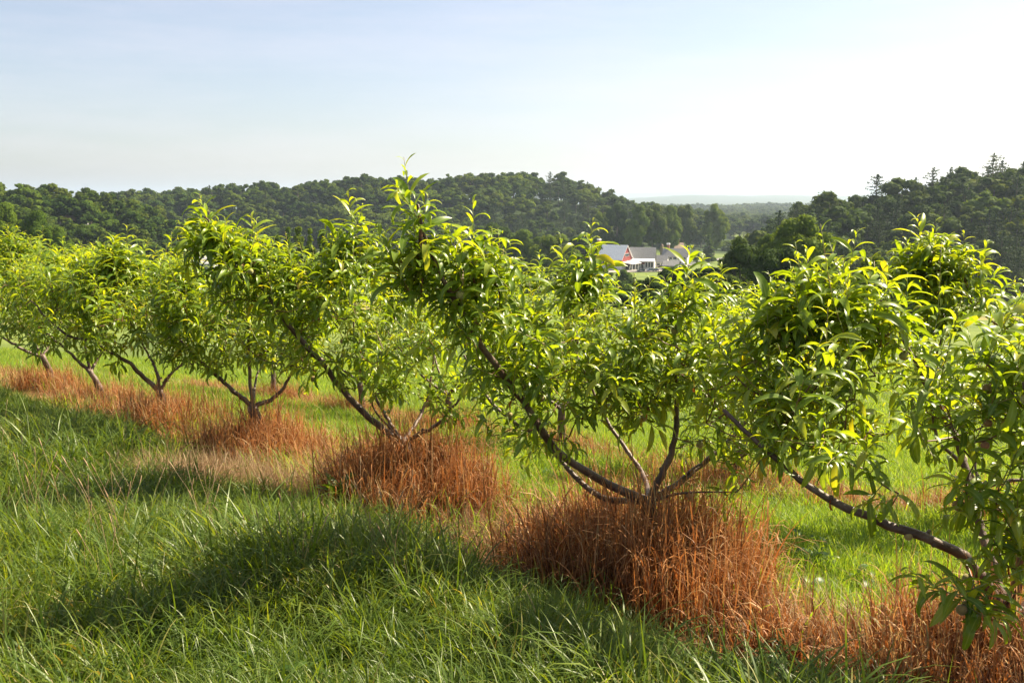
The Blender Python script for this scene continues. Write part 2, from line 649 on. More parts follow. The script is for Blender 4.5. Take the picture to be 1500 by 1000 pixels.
draped('road', [gxy(930, 500), gxy(985, 530), gxy(1040, 590), gxy(1110, 650), gxy(1240, 680), gxy(1420, 700)], 8, M_asph, 0.5)
draped('parking_lot', [gxy(868, 505), gxy(905, 505), gxy(945, 506), gxy(975, 512)], 15, M_gravel, 0.35)
draped('country_road', [gxy(1330, 196), gxy(1420, 203), gxy(1500, 208), gxy(1620, 214), gxy(1800, 220)], 5, M_asph, 0.3)

# ------------------------------------------------------------------ haze
hz = MB()
hz.box(-19000, 19000, -19000, 19000, -90, 190)
M_haze = bpy.data.materials.new('haze')
M_haze.use_nodes = True
nt = M_haze.node_tree
nt.nodes.clear()
pv = nt.nodes.new('ShaderNodeVolumePrincipled')
pv.inputs['Color'].default_value = (0.66, 0.81, 1.0, 1)
pv.inputs['Density'].default_value = 0.00010
pv.inputs['Anisotropy'].default_value = 0.35
ou = nt.nodes.new('ShaderNodeOutputMaterial')
nt.links.new(pv.outputs[0], ou.inputs['Volume'])
hz.build('haze', M_haze, kind='stuff')


# ------------------------------------------------------------------ background trees
def clump_faces(rng, centers, radii, nper, size, up=0.35):
    """leaf-sized quads spread over lumpy clumps"""
    Vs, G = [], []
    for c, r in zip(centers, radii):
        n = int(nper * (r / np.mean(radii)) ** 2)
        d = rng.normal(0, 1, (n, 3))
        d /= np.linalg.norm(d, axis=1)[:, None]
        d[:, 2] = np.where(d[:, 2] < -0.4, -d[:, 2], d[:, 2])
        rad = r * rng.uniform(0.72, 1.12, n)
        P = c + d * rad[:, None] * np.array([1, 1, 0.82])
        nr = d + rng.normal(0, 0.55, (n, 3))
        nr[:, 2] += up
        nr /= np.linalg.norm(nr, axis=1)[:, None]
        a = np.cross(nr, rng.normal(0, 1, (n, 3)))
        a /= np.linalg.norm(a, axis=1)[:, None]
        bb = np.cross(nr, a)
        s = (size * rng.uniform(0.6, 1.3, n))[:, None]
        Vs.append(np.stack([P - a * s, P - bb * s * 0.6, P + a * s, P + bb * s * 0.6], 1).reshape(-1, 3))
        g = np.clip(rng.uniform(0, 1) * 0.5 + rng.uniform(0, 0.5, n), 0, 1)
        G.append(np.repeat(g, 4))
    return np.concatenate(Vs), np.concatenate(G)


def ico(n=1):
    t = (1 + 5 ** 0.5) / 2
    v = np.array([(-1, t, 0), (1, t, 0), (-1, -t, 0), (1, -t, 0), (0, -1, t), (0, 1, t), (0, -1, -t), (0, 1, -t), (t, 0, -1), (t, 0, 1), (-t, 0, -1), (-t, 0, 1)], float)
    f = [(0, 11, 5), (0, 5, 1), (0, 1, 7), (0, 7, 10), (0, 10, 11), (1, 5, 9), (5, 11, 4), (11, 10, 2), (10, 7, 6), (7, 1, 8), (3, 9, 4), (3, 4, 2), (3, 2, 6), (3, 6, 8), (3, 8, 9), (4, 9, 5), (2, 4, 11), (6, 2, 10), (8, 6, 7), (9, 8, 1)]
    v /= np.linalg.norm(v[0])
    for _ in range(n):
        v = list(map(tuple, v))
        cache, nf = {}, []

        def mid(a, b):
            key = (min(a, b), max(a, b))
            if key not in cache:
                m = np.array(v[a]) + np.array(v[b])
                m /= np.linalg.norm(m)
                v.append(tuple(m))
                cache[key] = len(v) - 1
            return cache[key]
        for a, b_, c in f:
            x, y, z = mid(a, b_), mid(b_, c), mid(c, a)
            nf += [(a, x, z), (b_, y, x), (c, z, y), (x, y, z)]
        f = nf
        v = np.array(v)
    return np.array(v), np.array(f)


ICO0, ICOF0 = ico(0)
ICO1, ICOF1 = ico(1)
ICO2, ICOF2 = ico(2)


def crown_mesh(name, seed, shape, nclump, nper, size, mat, core=0.8):
    """unit-height tree crown; shape: (base z, half width, kind)"""
    rng = np.random.default_rng(seed)
    z0, hw, kind = shape
    C, R = [], []
    if kind == 'round':
        while len(C) < nclump:
            q = rng.uniform(-1, 1, 3)
            if np.linalg.norm(q) > 1 or np.linalg.norm(q) < 0.35:
                continue
            zc = (z0 + 1) / 2 + 0.02
            w = hw * (1.05 - 0.25 * max(0, q[2]))
            C.append([q[0] * w * 0.86, q[1] * w * 0.86, zc + q[2] * (1 - z0) / 2 * 0.86])
            R.append(rng.uniform(0.11, 0.27) * hw * 1.25)
    elif kind == 'column':
        for i in range(nclump):
            t = rng.uniform(0, 1)
            w = hw * (1 - t) ** 0.6
            a = rng.uniform(0, 6.28)
            r = w * math.sqrt(rng.uniform(0, 1)) * 0.75
            C.append([r * math.cos(a), r * math.sin(a), z0 + t * (0.97 - z0)])
            R.append(hw * (0.42 - 0.22 * t))
    C, R = np.array(C), np.array(R)
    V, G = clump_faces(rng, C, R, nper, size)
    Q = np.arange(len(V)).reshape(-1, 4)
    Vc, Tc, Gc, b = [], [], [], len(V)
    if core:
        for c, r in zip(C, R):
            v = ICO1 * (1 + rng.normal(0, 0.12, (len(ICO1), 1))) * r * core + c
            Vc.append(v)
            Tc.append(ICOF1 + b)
            Gc.append(np.full(len(v), 0.15))  # inner blobs added for opacity, shade inside the crown put into their dark tone
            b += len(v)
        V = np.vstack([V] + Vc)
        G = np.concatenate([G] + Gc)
        T = np.vstack(Tc)
    else:
        T = None
    g = np.stack([G, G * 0, G * 0, G * 0 + 1], 1)
    return V, Q, T, g


def pine_parts(seed, nlev, nfac, size, hw, irregular=0.35, z0=0.12):
    """white pine: whorls of flat branches with gaps between the layers"""
    rng = np.random.default_rng(seed)
    Vs, G = [], []
    for l in range(nlev):
        t = l / (nlev - 1)
        z = z0 + (0.985 - z0) * t
        w = hw * (1 - t) ** 0.48 * rng.uniform(0.6, 1.25) + 0.026
        nb = rng.integers(4, 7)
        a0 = rng.uniform(0, 6.28)
        for b_ in range(nb):
            L = w * rng.uniform(1 - irregular * 1.6, 1 + irregular * 0.7)
            a = a0 + b_ * 6.28 / nb + rng.normal(0, 0.25)
            n = max(4, int(nfac * L / hw))
            s = rng.uniform(0.05, 1, n) ** 0.7
            lat = rng.normal(0, 0.17, n) * L
            P = np.stack([np.cos(a) * s * L - np.sin(a) * lat, np.sin(a) * s * L + np.cos(a) * lat,
                          z + s * L * rng.uniform(0.05, 0.3) + rng.normal(0, 0.008, n)], 1)
            nr = rng.normal(0, 0.45, (n, 3))
            nr[:, 2] += 1
            nr /= np.linalg.norm(nr, axis=1)[:, None]
            u = np.cross(nr, rng.normal(0, 1, (n, 3)))
            u /= np.linalg.norm(u, axis=1)[:, None]
            vv = np.cross(nr, u)
            sz = (size * rng.uniform(0.6, 1.4, n))[:, None]
            Vs.append(np.stack([P - u * sz, P - vv * sz * 0.5, P + u * sz, P + vv * sz * 0.5], 1).reshape(-1, 3))
            G.append(np.repeat(np.clip(rng.uniform(0, 0.6) + rng.uniform(0, 0.4, n), 0, 1), 4))
    n = 260
    zz = rng.uniform(z0, 1.0, n)
    a = rng.uniform(0, 6.28, n)
    rr_ = (0.012 + 0.35 * hw * (1 - zz) ** 0.7) * rng.uniform(0.2, 1, n)
    P = np.stack([np.cos(a) * rr_, np.sin(a) * rr_, zz], 1)
    nr = rng.normal(0, 1, (n, 3))
    nr /= np.linalg.norm(nr, axis=1)[:, None]
    u = np.cross(nr, rng.normal(0, 1, (n, 3)))
    u /= np.linalg.norm(u, axis=1)[:, None]
    vv = np.cross(nr, u)
    sz = (size * 0.9 * rng.uniform(0.6, 1.3, n))[:, None]
    Vs.append(np.stack([P - u * sz, P - vv * sz * 0.6, P + u * sz, P + vv * sz * 0.6], 1).reshape(-1, 3))
    G.append(np.repeat(rng.uniform(0, .5, n), 4))
    V = np.concatenate(Vs)
    G = np.concatenate(G)
    return V, np.arange(len(V)).reshape(-1, 4), None, np.stack([G, G * 0, G * 0, G * 0 + 1], 1)


def trunk_geo(seed, top, r):
    rng = np.random.default_rng(seed)
    P = [[0, 0, -0.03], [rng.normal(0, .006), rng.normal(0, .006), top * 0.5], [rng.normal(0, .012), rng.normal(0, .012), top]]
    paths = [(smooth_path(P, 8), np.linspace(r, r * 0.35, 9))]
    for i in range(4):
        a = rng.uniform(0, 6.28)
        z = top * rng.uniform(0.45, 0.8)
        paths.append((smooth_path([[0, 0, z], [math.cos(a) * .07, math.sin(a) * .07, z + .08], [math.cos(a) * .13, math.sin(a) * .13, z + .2]], 6), np.linspace(r * .45, r * .15, 7)))
    return tubes(paths, 6)


# prototypes: separate crown and trunk meshes, and a joined version for far woods
def proto(seed, kind, near):
    if kind == 'pine':
        V, Q, T, g = pine_parts(seed, 22 if near else 17, 90 if near else 42, 0.013 if near else 0.019, 0.27 + 0.12 * (seed % 3) / 2)
        m, tt, r = M_pine, 0.95, 0.014
    elif kind == 'cone':
        V, Q, T, g = crown_mesh('c', seed, (0.06, 0.15, 'column'), 60, 110 if near else 40, 0.018, M_crownl)
        m, tt, r = M_crownl, 0.8, 0.012
    elif kind == 'bush':
        V, Q, T, g = crown_mesh('c', seed, (0.0, 0.62, 'round'), 26, 330, 0.026, M_crownl)
        m, tt, r = M_crownl, 0.55, 0.02
    elif kind == 'farsun':
        V, Q, T, g = crown_mesh('c', seed, (0.12, 0.40, 'round'), 26, 60, 0.032, M_crownl)
        m, tt, r = M_crownl, 0.7, 0.018
    elif kind == 'sunny':
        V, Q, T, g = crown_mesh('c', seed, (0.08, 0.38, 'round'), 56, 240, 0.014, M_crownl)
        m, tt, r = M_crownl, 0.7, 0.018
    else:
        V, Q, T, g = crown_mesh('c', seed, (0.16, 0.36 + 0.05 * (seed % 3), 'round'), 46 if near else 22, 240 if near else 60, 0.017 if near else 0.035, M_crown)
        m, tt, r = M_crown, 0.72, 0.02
    tv, tq = trunk_geo(seed, tt, r)
    crown = mesh_np('crown', V, Q, T, [m], attrs={'gr': g}, smooth=False)
    trunk = mesh_np('trunk', tv, tq, None, [M_trunk])
    if near:
        return crown, trunk
    Vj = np.vstack([V, tv])
    gj = np.vstack([g, np.zeros((len(tv), 4))])
    Qj = np.vstack([Q, tq + len(V)])
    mi = np.concatenate([np.zeros(len(Q)), np.ones(len(tq)), np.zeros(0 if T is None else len(T))])
    joined = mesh_np('far_tree', Vj, Qj, T, [m, M_trunk], mi, {'gr': gj}, smooth=False)
    return joined


NEAR = {'broad': [proto(s, 'broad', True) for s in (1, 2, 3)], 'sunny': [proto(s, 'sunny', True) for s in (4, 5, 6)],
        'pine': [proto(s, 'pine', True) for s in (7, 8, 9)], 'cone': [proto(s, 'cone', True) for s in (10, 11)],
        'bush': [proto(s, 'bush', True) for s in (12, 13)]}
FARB = [proto(s, 'broad', False) for s in (21, 22, 23, 24)] + [proto(25, 'farsun', False)]
FARP = [proto(s, 'pine', False) for s in (31, 32, 33)]
FARC = [proto(41, 'cone', False)]


def tree(name, kind, px, Y, top, wid, label, cat='tree', group=None, v=0, zoff=0.0):
    """tree at bearing px and distance Y whose top shows at pixel row top; wid = crown width in pixels"""
    x, y = gxy(px, Y)
    z = h1(x, y) + zoff
    ht = at(px, top, Y)[2] - z
    e = empty(name, (x, y, z), random.uniform(0, 6.28), label=label, cat=cat, group=group)
    cr, tr = NEAR[kind][v % len(NEAR[kind])]
    co = np.empty(len(cr.vertices) * 3)
    cr.vertices.foreach_get('co', co)
    w0 = np.percentile(np.abs(co.reshape(-1, 3)[:, 0]), 97) * 2
    sx = wid / F * Y / w0
    for n_, me in (('crown', cr), ('trunk', tr)):
        o = obj(n_, me, e)
        o.scale = (sx, sx, ht)
    return e


def mk_scatter(name, P, rot, scl, idx, protos, mats_hint=None, **k):
    """one object that carries many small copies of the meshes in protos"""
    me = mesh_np(name, P, attrs={'rot': rot, 'scl': scl, 'idx': idx})
    o = obj(name, me, **k)
    ng = bpy.data.node_groups.new(name, 'GeometryNodeTree')
    ng.interface.new_socket('Geometry', in_out='INPUT', socket_type='NodeSocketGeometry')
    ng.interface.new_socket('Geometry', in_out='OUTPUT', socket_type='NodeSocketGeometry')
    gi = ng.nodes.new('NodeGroupInput')
    go = ng.nodes.new('NodeGroupOutput')
    ip = ng.nodes.new('GeometryNodeInstanceOnPoints')
    jn = ng.nodes.new('GeometryNodeJoinGeometry')
    for pm in protos:
        po = bpy.data.objects.new(name + '_piece', pm)
        oi_ = ng.nodes.new('GeometryNodeObjectInfo')
        oi_.inputs['Object'].default_value = po
        oi_.inputs['As Instance'].default_value = True
        ng.links.new(oi_.outputs['Geometry'], jn.inputs[0])
    for nm, ty, sock in (('rot', 'FLOAT_VECTOR', 'Rotation'), ('scl', 'FLOAT_VECTOR', 'Scale'), ('idx', 'FLOAT', 'Instance Index')):
        na_ = ng.nodes.new('GeometryNodeInputNamedAttribute')
        na_.data_type = ty
        na_.inputs['Name'].default_value = nm
        ng.links.new(na_.outputs['Attribute'], ip.inputs[sock])
    ip.inputs['Pick Instance'].default_value = True
    ng.links.new(gi.outputs[0], ip.inputs['Points'])
    ng.links.new(jn.outputs[0], ip.inputs['Instance'])
    ng.links.new(ip.outputs[0], go.inputs[0])
    md = o.modifiers.new('scatter', 'NODES')
    md.node_group = ng
    return o


# forests: candidate spots on each hill
def spots(n, u0, u1, d0, d1, mind, seed):
    rng = np.random.default_rng(seed)
    out = []
    grid = {}
    for _ in range(n):
        d = math.sqrt(rng.uniform(d0 * d0, d1 * d1))
        u = rng.uniform(u0, u1)
        x = (u - 750) / F * d
        key = (int(x // mind), int(d // mind))
        ok = True
        for a in (-1, 0, 1):
            for b_ in (-1, 0, 1):
                for q in grid.get((key[0] + a, key[1] + b_), ()):
                    if (q[0] - x) ** 2 + (q[1] - d) ** 2 < mind * mind:
                        ok = False
        if ok:
            grid.setdefault(key, []).append((x, d))
            out.append((x, d, u))
    return np.array(out)


frng = np.random.default_rng(5)
FOREST = []     # (x, y, z, height, width scale, kind, hill)
for hi, (n, u0, u1, d0, d1, mind, hgt, pinef) in enumerate([
        (4000, -160, 262, 345, 560, 9.5, 18, 0.0),
        (9000, 150, 1045, 655, 930, 12.0, 22, 0.04),
        (4000, 1118, 1750, 292, 430, 7.0, 19, 0.35),
        (1500, 1000, 1250, 900, 1250, 12, 20, 0.0)]):
    S = spots(n, u0, u1, d0, d1, mind, 50 + hi)
    z = H(S[:, 0], S[:, 1])
    for (x, y, u), zz in zip(S, z):
        if hi != 3 and zz < -37.5 and hi != 2:
            continue
        pf = pinef
        if hi == 1 and 690 < u < 880:
            pf = 0.28
        if hi == 2:
            pf = 0.55 if u < 1230 else 0.42
            if u < 1200:
                pf = 0.65
        kd = 'pine' if frng.uniform() < pf else 'broad'
        hh = hgt * frng.uniform(0.62, 1.18) * (frng.uniform(0.85, 1.22) if kd == 'pine' else 1.0)
        FOREST.append((x, y, zz, hh, frng.uniform(0.95, 1.4) * (0.8 if kd == 'pine' else 1), kd, hi, u))
# which show: coarse height test from front to back by bearing
FOREST.sort(key=lambda t_: t_[1])
horizon = {}
vis = []
for n_, (x, y, z, hh, ws_, kd, hi, u) in enumerate(FOREST):
    top = (z + hh - EYE) / y
    wpx = hh * 0.35 / y * F
    cells = range(int((u - wpx) // 6), int((u + wpx) // 6) + 1)
    share = np.mean([top > horizon.get(c, -1) for c in cells])
    vis.append((share, hh / y))
    for c in cells:
        horizon[c] = max(horizon.get(c, -1), top - 0.0015)
# rows hidden by the orchard
GNAMES = ['trees on the wooded slope at the left', 'trees on the long wooded ridge across the valley', 'trees on the shaded hill at the right', 'trees on the plain beyond the farm']
LAB = {(0, 'broad'): 'leafy green tree among many on the sunny wooded slope at far left',
       (1, 'broad'): 'rounded dark green tree in the forest covering the ridge across the valley',
       (1, 'pine'): 'tall dark conifer rising from the forested ridge behind the red barn',
       (2, 'broad'): 'dark leafy tree on the shaded hill at the right edge',
       (2, 'pine'): 'ragged dark pine on the shaded hill at the right'}
cand = {'broad': [], 'pine': []}
for n_, (t_, (sh, sz)) in enumerate(zip(FOREST, vis)):
    x, y, z, hh, ws_, kd, hi, u = t_
    ypx = HY - (z + hh - EYE) / y * F
    lim = 355 if u < 560 else (330 if u < 760 else 372)
    if hi == 2:
        lim = 400
    if sh > 0.6 and -10 < u < 1510 and hi != 3 and ypx < lim:
        cand[kd].append((-sz, n_))
pick = set()
for kd in cand:
    pick |= {n_ for _, n_ in sorted(cand[kd])[:285 if kd == 'broad' else 200]}
rest = {'P': [], 'r': [], 's': [], 'i': []}
restp = {'P': [], 'r': [], 's': [], 'i': []}
for n_, (x, y, z, hh, ws_, kd, hi, u) in enumerate(FOREST):
    rz = frng.uniform(0, 6.28)
    if n_ in pick:
        me = (FARB if kd == 'broad' else FARP)[n_ % (5 if kd == 'broad' else 3)]
        o = obj('forest_tree' if kd == 'broad' else 'pine_tree', me, label=LAB[(hi, kd)], cat='tree' if kd == 'broad' else 'pine tree',
                group=GNAMES[hi] if kd == 'broad' else GNAMES[hi].replace('trees', 'pines'))
        o.location = (x, y, z)
        o.rotation_euler = (0, 0, rz)
        o.scale = (hh * ws_, hh * ws_, hh)
    else:
        D = rest if kd == 'broad' else restp
        D['P'].append((x, y, z))
        D['r'].append((0, 0, rz))
        D['s'].append((hh * ws_, hh * ws_, hh))
        D['i'].append(n_ % (5 if kd == 'broad' else 3))
mk_scatter('forest', np.array(rest['P']), np.array(rest['r']), np.array(rest['s']), np.array(rest['i']), FARB, kind='stuff')
mk_scatter('pine_forest', np.array(restp['P']), np.array(restp['r']), np.array(restp['s']), np.array(restp['i']), FARP, kind='stuff')
# woods on the far low hills
S = spots(14000, 850, 1380, 1350, 2700, 19, 91)
n = len(S)
hh = frng.uniform(14, 22, n) * np.where(S[:, 1] > 2400, 1.3, 1.0)
mk_scatter('far_woods', np.stack([S[:, 0], S[:, 1], H(S[:, 0], S[:, 1]) - 4], 1), np.stack([hh * 0, hh * 0, frng.uniform(0, 6.28, n)], 1),
           np.stack([hh * 1.5, hh * 1.5, hh], 1), frng.integers(0, 5, n), FARB, kind='stuff')

# trees one can tell apart in the valley
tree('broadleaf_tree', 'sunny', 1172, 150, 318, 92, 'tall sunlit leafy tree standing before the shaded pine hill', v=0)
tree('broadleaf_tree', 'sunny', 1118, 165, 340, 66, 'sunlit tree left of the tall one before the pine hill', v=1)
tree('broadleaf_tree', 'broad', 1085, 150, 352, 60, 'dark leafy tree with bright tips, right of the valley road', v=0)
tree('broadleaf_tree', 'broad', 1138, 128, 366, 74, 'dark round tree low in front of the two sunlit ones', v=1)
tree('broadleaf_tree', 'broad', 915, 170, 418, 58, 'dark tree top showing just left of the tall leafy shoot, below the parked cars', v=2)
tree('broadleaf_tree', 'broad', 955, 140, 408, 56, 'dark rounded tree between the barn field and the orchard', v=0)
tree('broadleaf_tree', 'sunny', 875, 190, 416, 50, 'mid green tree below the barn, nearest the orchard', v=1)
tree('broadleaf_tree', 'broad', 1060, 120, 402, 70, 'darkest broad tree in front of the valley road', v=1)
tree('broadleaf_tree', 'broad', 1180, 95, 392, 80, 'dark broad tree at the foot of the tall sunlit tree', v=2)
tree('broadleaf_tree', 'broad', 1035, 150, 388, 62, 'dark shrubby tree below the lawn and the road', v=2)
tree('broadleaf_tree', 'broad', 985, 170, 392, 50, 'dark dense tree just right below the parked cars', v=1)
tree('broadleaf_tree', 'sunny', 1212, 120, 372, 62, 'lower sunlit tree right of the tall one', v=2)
tree('shrub', 'bush', 1288, 100, 372, 62, 'loose olive shrub in front of the shaded hill', cat='shrub', v=0)
tree('shrub', 'bush', 1330, 95, 398, 46, 'small olive shrub left of the grass field', cat='shrub', v=1)
tree('shrub', 'bush', 1375, 70, 466, 70, 'green bush at the near edge of the brown field', cat='shrub', v=0)
tree('shrub', 'bush', 1235, 85, 398, 50, 'olive bush between the sunlit trees and the field', cat='shrub', v=1)
for px, tp, w, lb in ((858, 398, 34, 'round green tree below the left end of the barn'), (886, 392, 34, 'round green tree below the barn wing with many windows'),
                      (916, 394, 32, 'round green tree below the barn porch'), (842, 408, 34, 'round green tree lowest left of the barn')):
    tree('broadleaf_tree', 'sunny', px, 330, tp, w, lb, v=px)
tree('broadleaf_tree', 'sunny', 770, 400, 334, 62, 'broad bright green tree left of the barn, at the forest foot', v=1)
tree('broadleaf_tree', 'sunny', 812, 380, 340, 62, 'wide mid green tree nearest the barn on its left', v=2)
tree('broadleaf_tree', 'broad', 722, 410, 330, 55, 'dark rounded tree left of the broad bright one', v=0)
tree('broadleaf_tree', 'broad', 850, 450, 345, 48, 'dark tree tucked against the left end of the barn', v=2)
for i_, (px, tp) in enumerate(((408, 340), (424, 332), (440, 327), (456, 334), (474, 332), (490, 338), (504, 345))):
    tree('cone_tree', 'cone', px, 180 + 4 * (i_ % 3), tp, 24, 'narrow upright green tree, %s from the left in the short row behind the peach trees' % ['first', 'second', 'third', 'fourth', 'fifth', 'sixth', 'seventh'][i_], group='narrow trees in a row', v=i_)
tree('broadleaf_tree', 'sunny', 214, 590, 325, 38, 'grey green round tree in the valley meadow, left of the pale one', v=0)
tree('broadleaf_tree', 'sunny', 240, 610, 320, 42, 'pale willow-like round tree in the valley meadow', v=1)
tree('cone_tree', 'cone', 247, 560, 341, 20, 'dark cone-shaped tree in front of the pale round tree', v=0)
tree('shrub', 'bush', 266, 560, 352, 34, 'low green tree at the right side of the meadow group', cat='tree', v=1)
tree('shrub', 'bush', 215, 540, 362, 34, 'wide low hedge bush in front of the meadow trees', cat='shrub', v=0)
tree('broadleaf_tree', 'broad', 130, 400, 331, 44, 'grey green tree beside the small pink-roofed house', v=0)
for i_, (px, tp, w) in enumerate(((15, 300, 60), (52, 306, 52), (84, 326, 44))):
    tree('broadleaf_tree', 'sunny', px, 260, tp, w, ['yellow green tree at the left edge behind the orchard', 'yellow green tree second from the left edge', 'small yellow green tree at the foot of the left slope'][i_], v=i_)
for i_, (px, tp, w, Y) in enumerate(((903, 302, 34, 585), (930, 299, 36, 580), (955, 298, 34, 590), (978, 302, 30, 600), (1000, 302, 30, 640), (880, 308, 30, 600))):
    tree('broadleaf_tree', 'sunny' if i_ % 2 else 'broad', px, Y, tp, w, ['tall pale green tree right above the barn roof ridge', 'tall tree behind the right half of the barn and the shop', 'tall bright tree above the small white house', 'dark tall tree just left of the brown roofed house', 'tall tree behind the brown roofed house', 'leftmost tall tree of the stand behind the barn'][i_], group='tall trees behind the barn', v=i_)
tree('broadleaf_tree', 'sunny', 1045, 640, 297, 36, 'tallest lone bright tree on the lawn right of the houses', v=1)
tree('cone_tree', 'cone', 1037, 575, 343, 17, 'small dark egg-shaped tree on the lawn by the road', v=1)
tree('shrub', 'bush', 1020, 560, 369, 10, 'small round dark bush beside the white houses', cat='shrub', v=1)
for i_, px in enumerate((1062, 1086, 1110, 1132)):
    tree('shrub', 'bush', px, 700, 352, 24, 'low dark hedge bush beyond the lawn, %s' % ['next to the tall lone tree', 'second from the tall lone tree', 'third from the tall lone tree', 'nearest the pine hill'][i_], cat='shrub', group='hedge bushes beyond the lawn', v=i_)


# ------------------------------------------------------------------ farm buildings and cars
def house(name, px, Y, rz, L, W, eave, ridge, wall, roof, label, cat='house', wins=(), chim=None, base=None, gable=None):
    x, y = gxy(px, Y)
    e = empty(name, (x, y, h1(x, y) - 0.3), math.radians(rz), label=label, cat=cat)
    m = MB()
    l, w = L / 2, W / 2
    bz = base[0] if base else 0
    m.quad([(-l, -w, bz), (l, -w, bz), (l, -w, eave), (-l, -w, eave)])
    m.quad([(l, w, bz), (-l, w, bz), (-l, w, eave), (l, w, eave)])
    for s in (-1, 1):
        q = [(s * l, -w * s, bz), (s * l, w * s, bz), (s * l, w * s, eave), (s * l, -w * s, eave)]
        m.quad(q)
        m.quad([(s * l, -w * s, eave), (s * l, w * s, eave), (s * l, 0, ridge)])
    m.build('wall', wall, e)
    if base:
        b_ = MB()
        b_.box(-l - .15, l + .15, -w - .15, w + .15, -1, bz)
        b_.build('base_wall', base[1], e)
    sl = (ridge - eave) / w
    ov = 0.6
    for s in (-1, 1):
        r = MB()
        r.slab([(-l - ov, s * (w + ov), eave - sl * ov + .25), (l + ov, s * (w + ov), eave - sl * ov + .25), (l + ov, 0, ridge + .25), (-l - ov, 0, ridge + .25)][::(1 if s < 0 else -1)], 0.22)
        r.build('roof', roof, e)
    for face, x0, x1, z0, z1, n in wins:
        for i in range(n):
            a0 = x0 + (x1 - x0) * (i + 0.15) / n
            a1 = x0 + (x1 - x0) * (i + 0.85) / n
            fr, gl = MB(), MB()
            if face == 'f':
                fr.box(a0 - .15, a1 + .15, -w - .12, -w - .01, z0 - .15, z1 + .15)
                gl.box(a0, a1, -w - .16, -w - .10, z0, z1)
                gl2 = None
            else:
                fr.box(l + .01, l + .12, a0 - .15, a1 + .15, z0 - .15, z1 + .15)
                gl.box(l + .10, l + .16, a0, a1, z0, z1)
            f_ = fr.build('window', M_white, e)
            gl.build('pane', M_glass, f_)
    if chim:
        c = MB()
        c.box(chim[0] - .7, chim[0] + .7, chim[1] - .7, chim[1] + .7, eave, ridge + 2.4)
        c.build('chimney', M_brick, e)
        c = MB()
        c.box(chim[0] - .95, chim[0] + .95, chim[1] - .95, chim[1] + .95, ridge + 2.4, ridge + 3.3)
        c.build('chimney_cap', M_metal, e)
    return e


e = house('barn', 890, 523, -32, 24, 14, 6.6, 14.0, M_red, M_metal, 'long red barn with pale metal roof and red gable end', 'barn',
          wins=(('f', -11.5, 11.5, 3.5, 5.3, 8), ('s', -3.5, 3.5, 8.0, 9.4, 1)), chim=(-7, 2.5), base=(2.7, M_white))
# porch on its gable end
m = MB()
m.slab([(12.2, -6.5, 5.0), (18.5, -6.5, 4.2), (18.5, 6.0, 4.2), (12.2, 6.0, 5.4)], 0.25)
m.build('porch_roof', M_metal, e)
for yy in (-6.0, -2.0, 2.0, 5.6):
    m = MB()
    m.box(18.0, 18.25, yy - .12, yy + .12, -1, 4.0)
    m.build('porch_post', M_white, e)
m = MB()
m.box(12.35, 12.5, -2, 2, 0, 3.0)
m.build('door', M_dark, e)  # dark panel that paints the shade in the open space under the porch
e = house('farm_shop', 941, 528, -12, 14, 13, 5.2, 12.2, M_white, M_shingle, 'white farm shop with grey roof and red door, joined to the barn', 'shop',
          wins=(('f', -6.5, -1.5, 1.4, 4.2, 3), ('f', 2.0, 6.6, 1.4, 4.2, 3)))
m = MB()
m.box(-0.9, 0.9, -6.75, -6.55, 0.2, 2.9)
m.build('door', M_glass, e)
m = MB()
m.box(-1.6, 1.6, -6.85, -6.55, 3.1, 4.1)
m.build('sign_board', M_red, e)
m = MB()
m.slab([(-7.4, -9.4, 5.0), (7.4, -9.4, 5.0), (7.4, -6.6, 6.3), (-7.4, -6.6, 6.3)], 0.2)
m.build('awning', M_metal, e)
for xx in (-7, -3.5, 3.5, 7):
    m = MB()
    m.box(xx - .12, xx + .12, -9.2, -8.96, 0, 4.9)
    m.build('post', M_white, e)
house('white_house', 967, 540, -25, 9, 8, 3.6, 7.0, M_white, M_shingle, 'small white house with grey roof right of the shop', wins=(('f', -3.8, 3.8, 1.2, 2.6, 3), ('s', -1.6, 1.6, 1.2, 2.6, 1)))
house('white_house', 990, 556, -20, 15, 9, 5.4, 9.8, M_white, M_shingle, 'larger white two storey house with dark roof and dormers', wins=(('f', -7, 7, 1.0, 2.4, 5), ('f', -7, 7, 3.6, 4.9, 5)), chim=(-5, 0))
house('garage', 983, 520, -20, 8, 7, 2.9, 5.2, M_white, M_shingle, 'low white garage with dark roof in front of the larger house', 'garage', wins=(('f', -3, 3, 0.4, 2.3, 2),))
house('hill_house', 984, 612, 8, 14, 9, 6, 11, M_brownroof, M_brownroof, 'brown roofed house with white windows under the tall trees', wins=(('f', -6, 6, 4.0, 5.6, 4),), chim=(4, 0))
house('meadow_house', 113, 455, 15, 12, 8, 4.6, 8, M_white, paint('pink_roof', (0.50, 0.33, 0.30), 0.8), 'small house with pinkish roof at the foot of the left slope', wins=(('f', -5, 5, 1.4, 3.0, 3),))
house('meadow_house', 299, 505, -15, 14, 9, 5.5, 9.5, paint('grey_siding', (0.40, 0.42, 0.46)), M_metal, 'grey blue house half hidden behind the tall peach branch', wins=(('f', -5, 5, 1.4, 3.0, 3),))
e = house('warehouse', 1024, 1500, 0, 60, 26, 8, 10, M_white, M_metal, 'long white roofed building far off between the hills', 'warehouse')

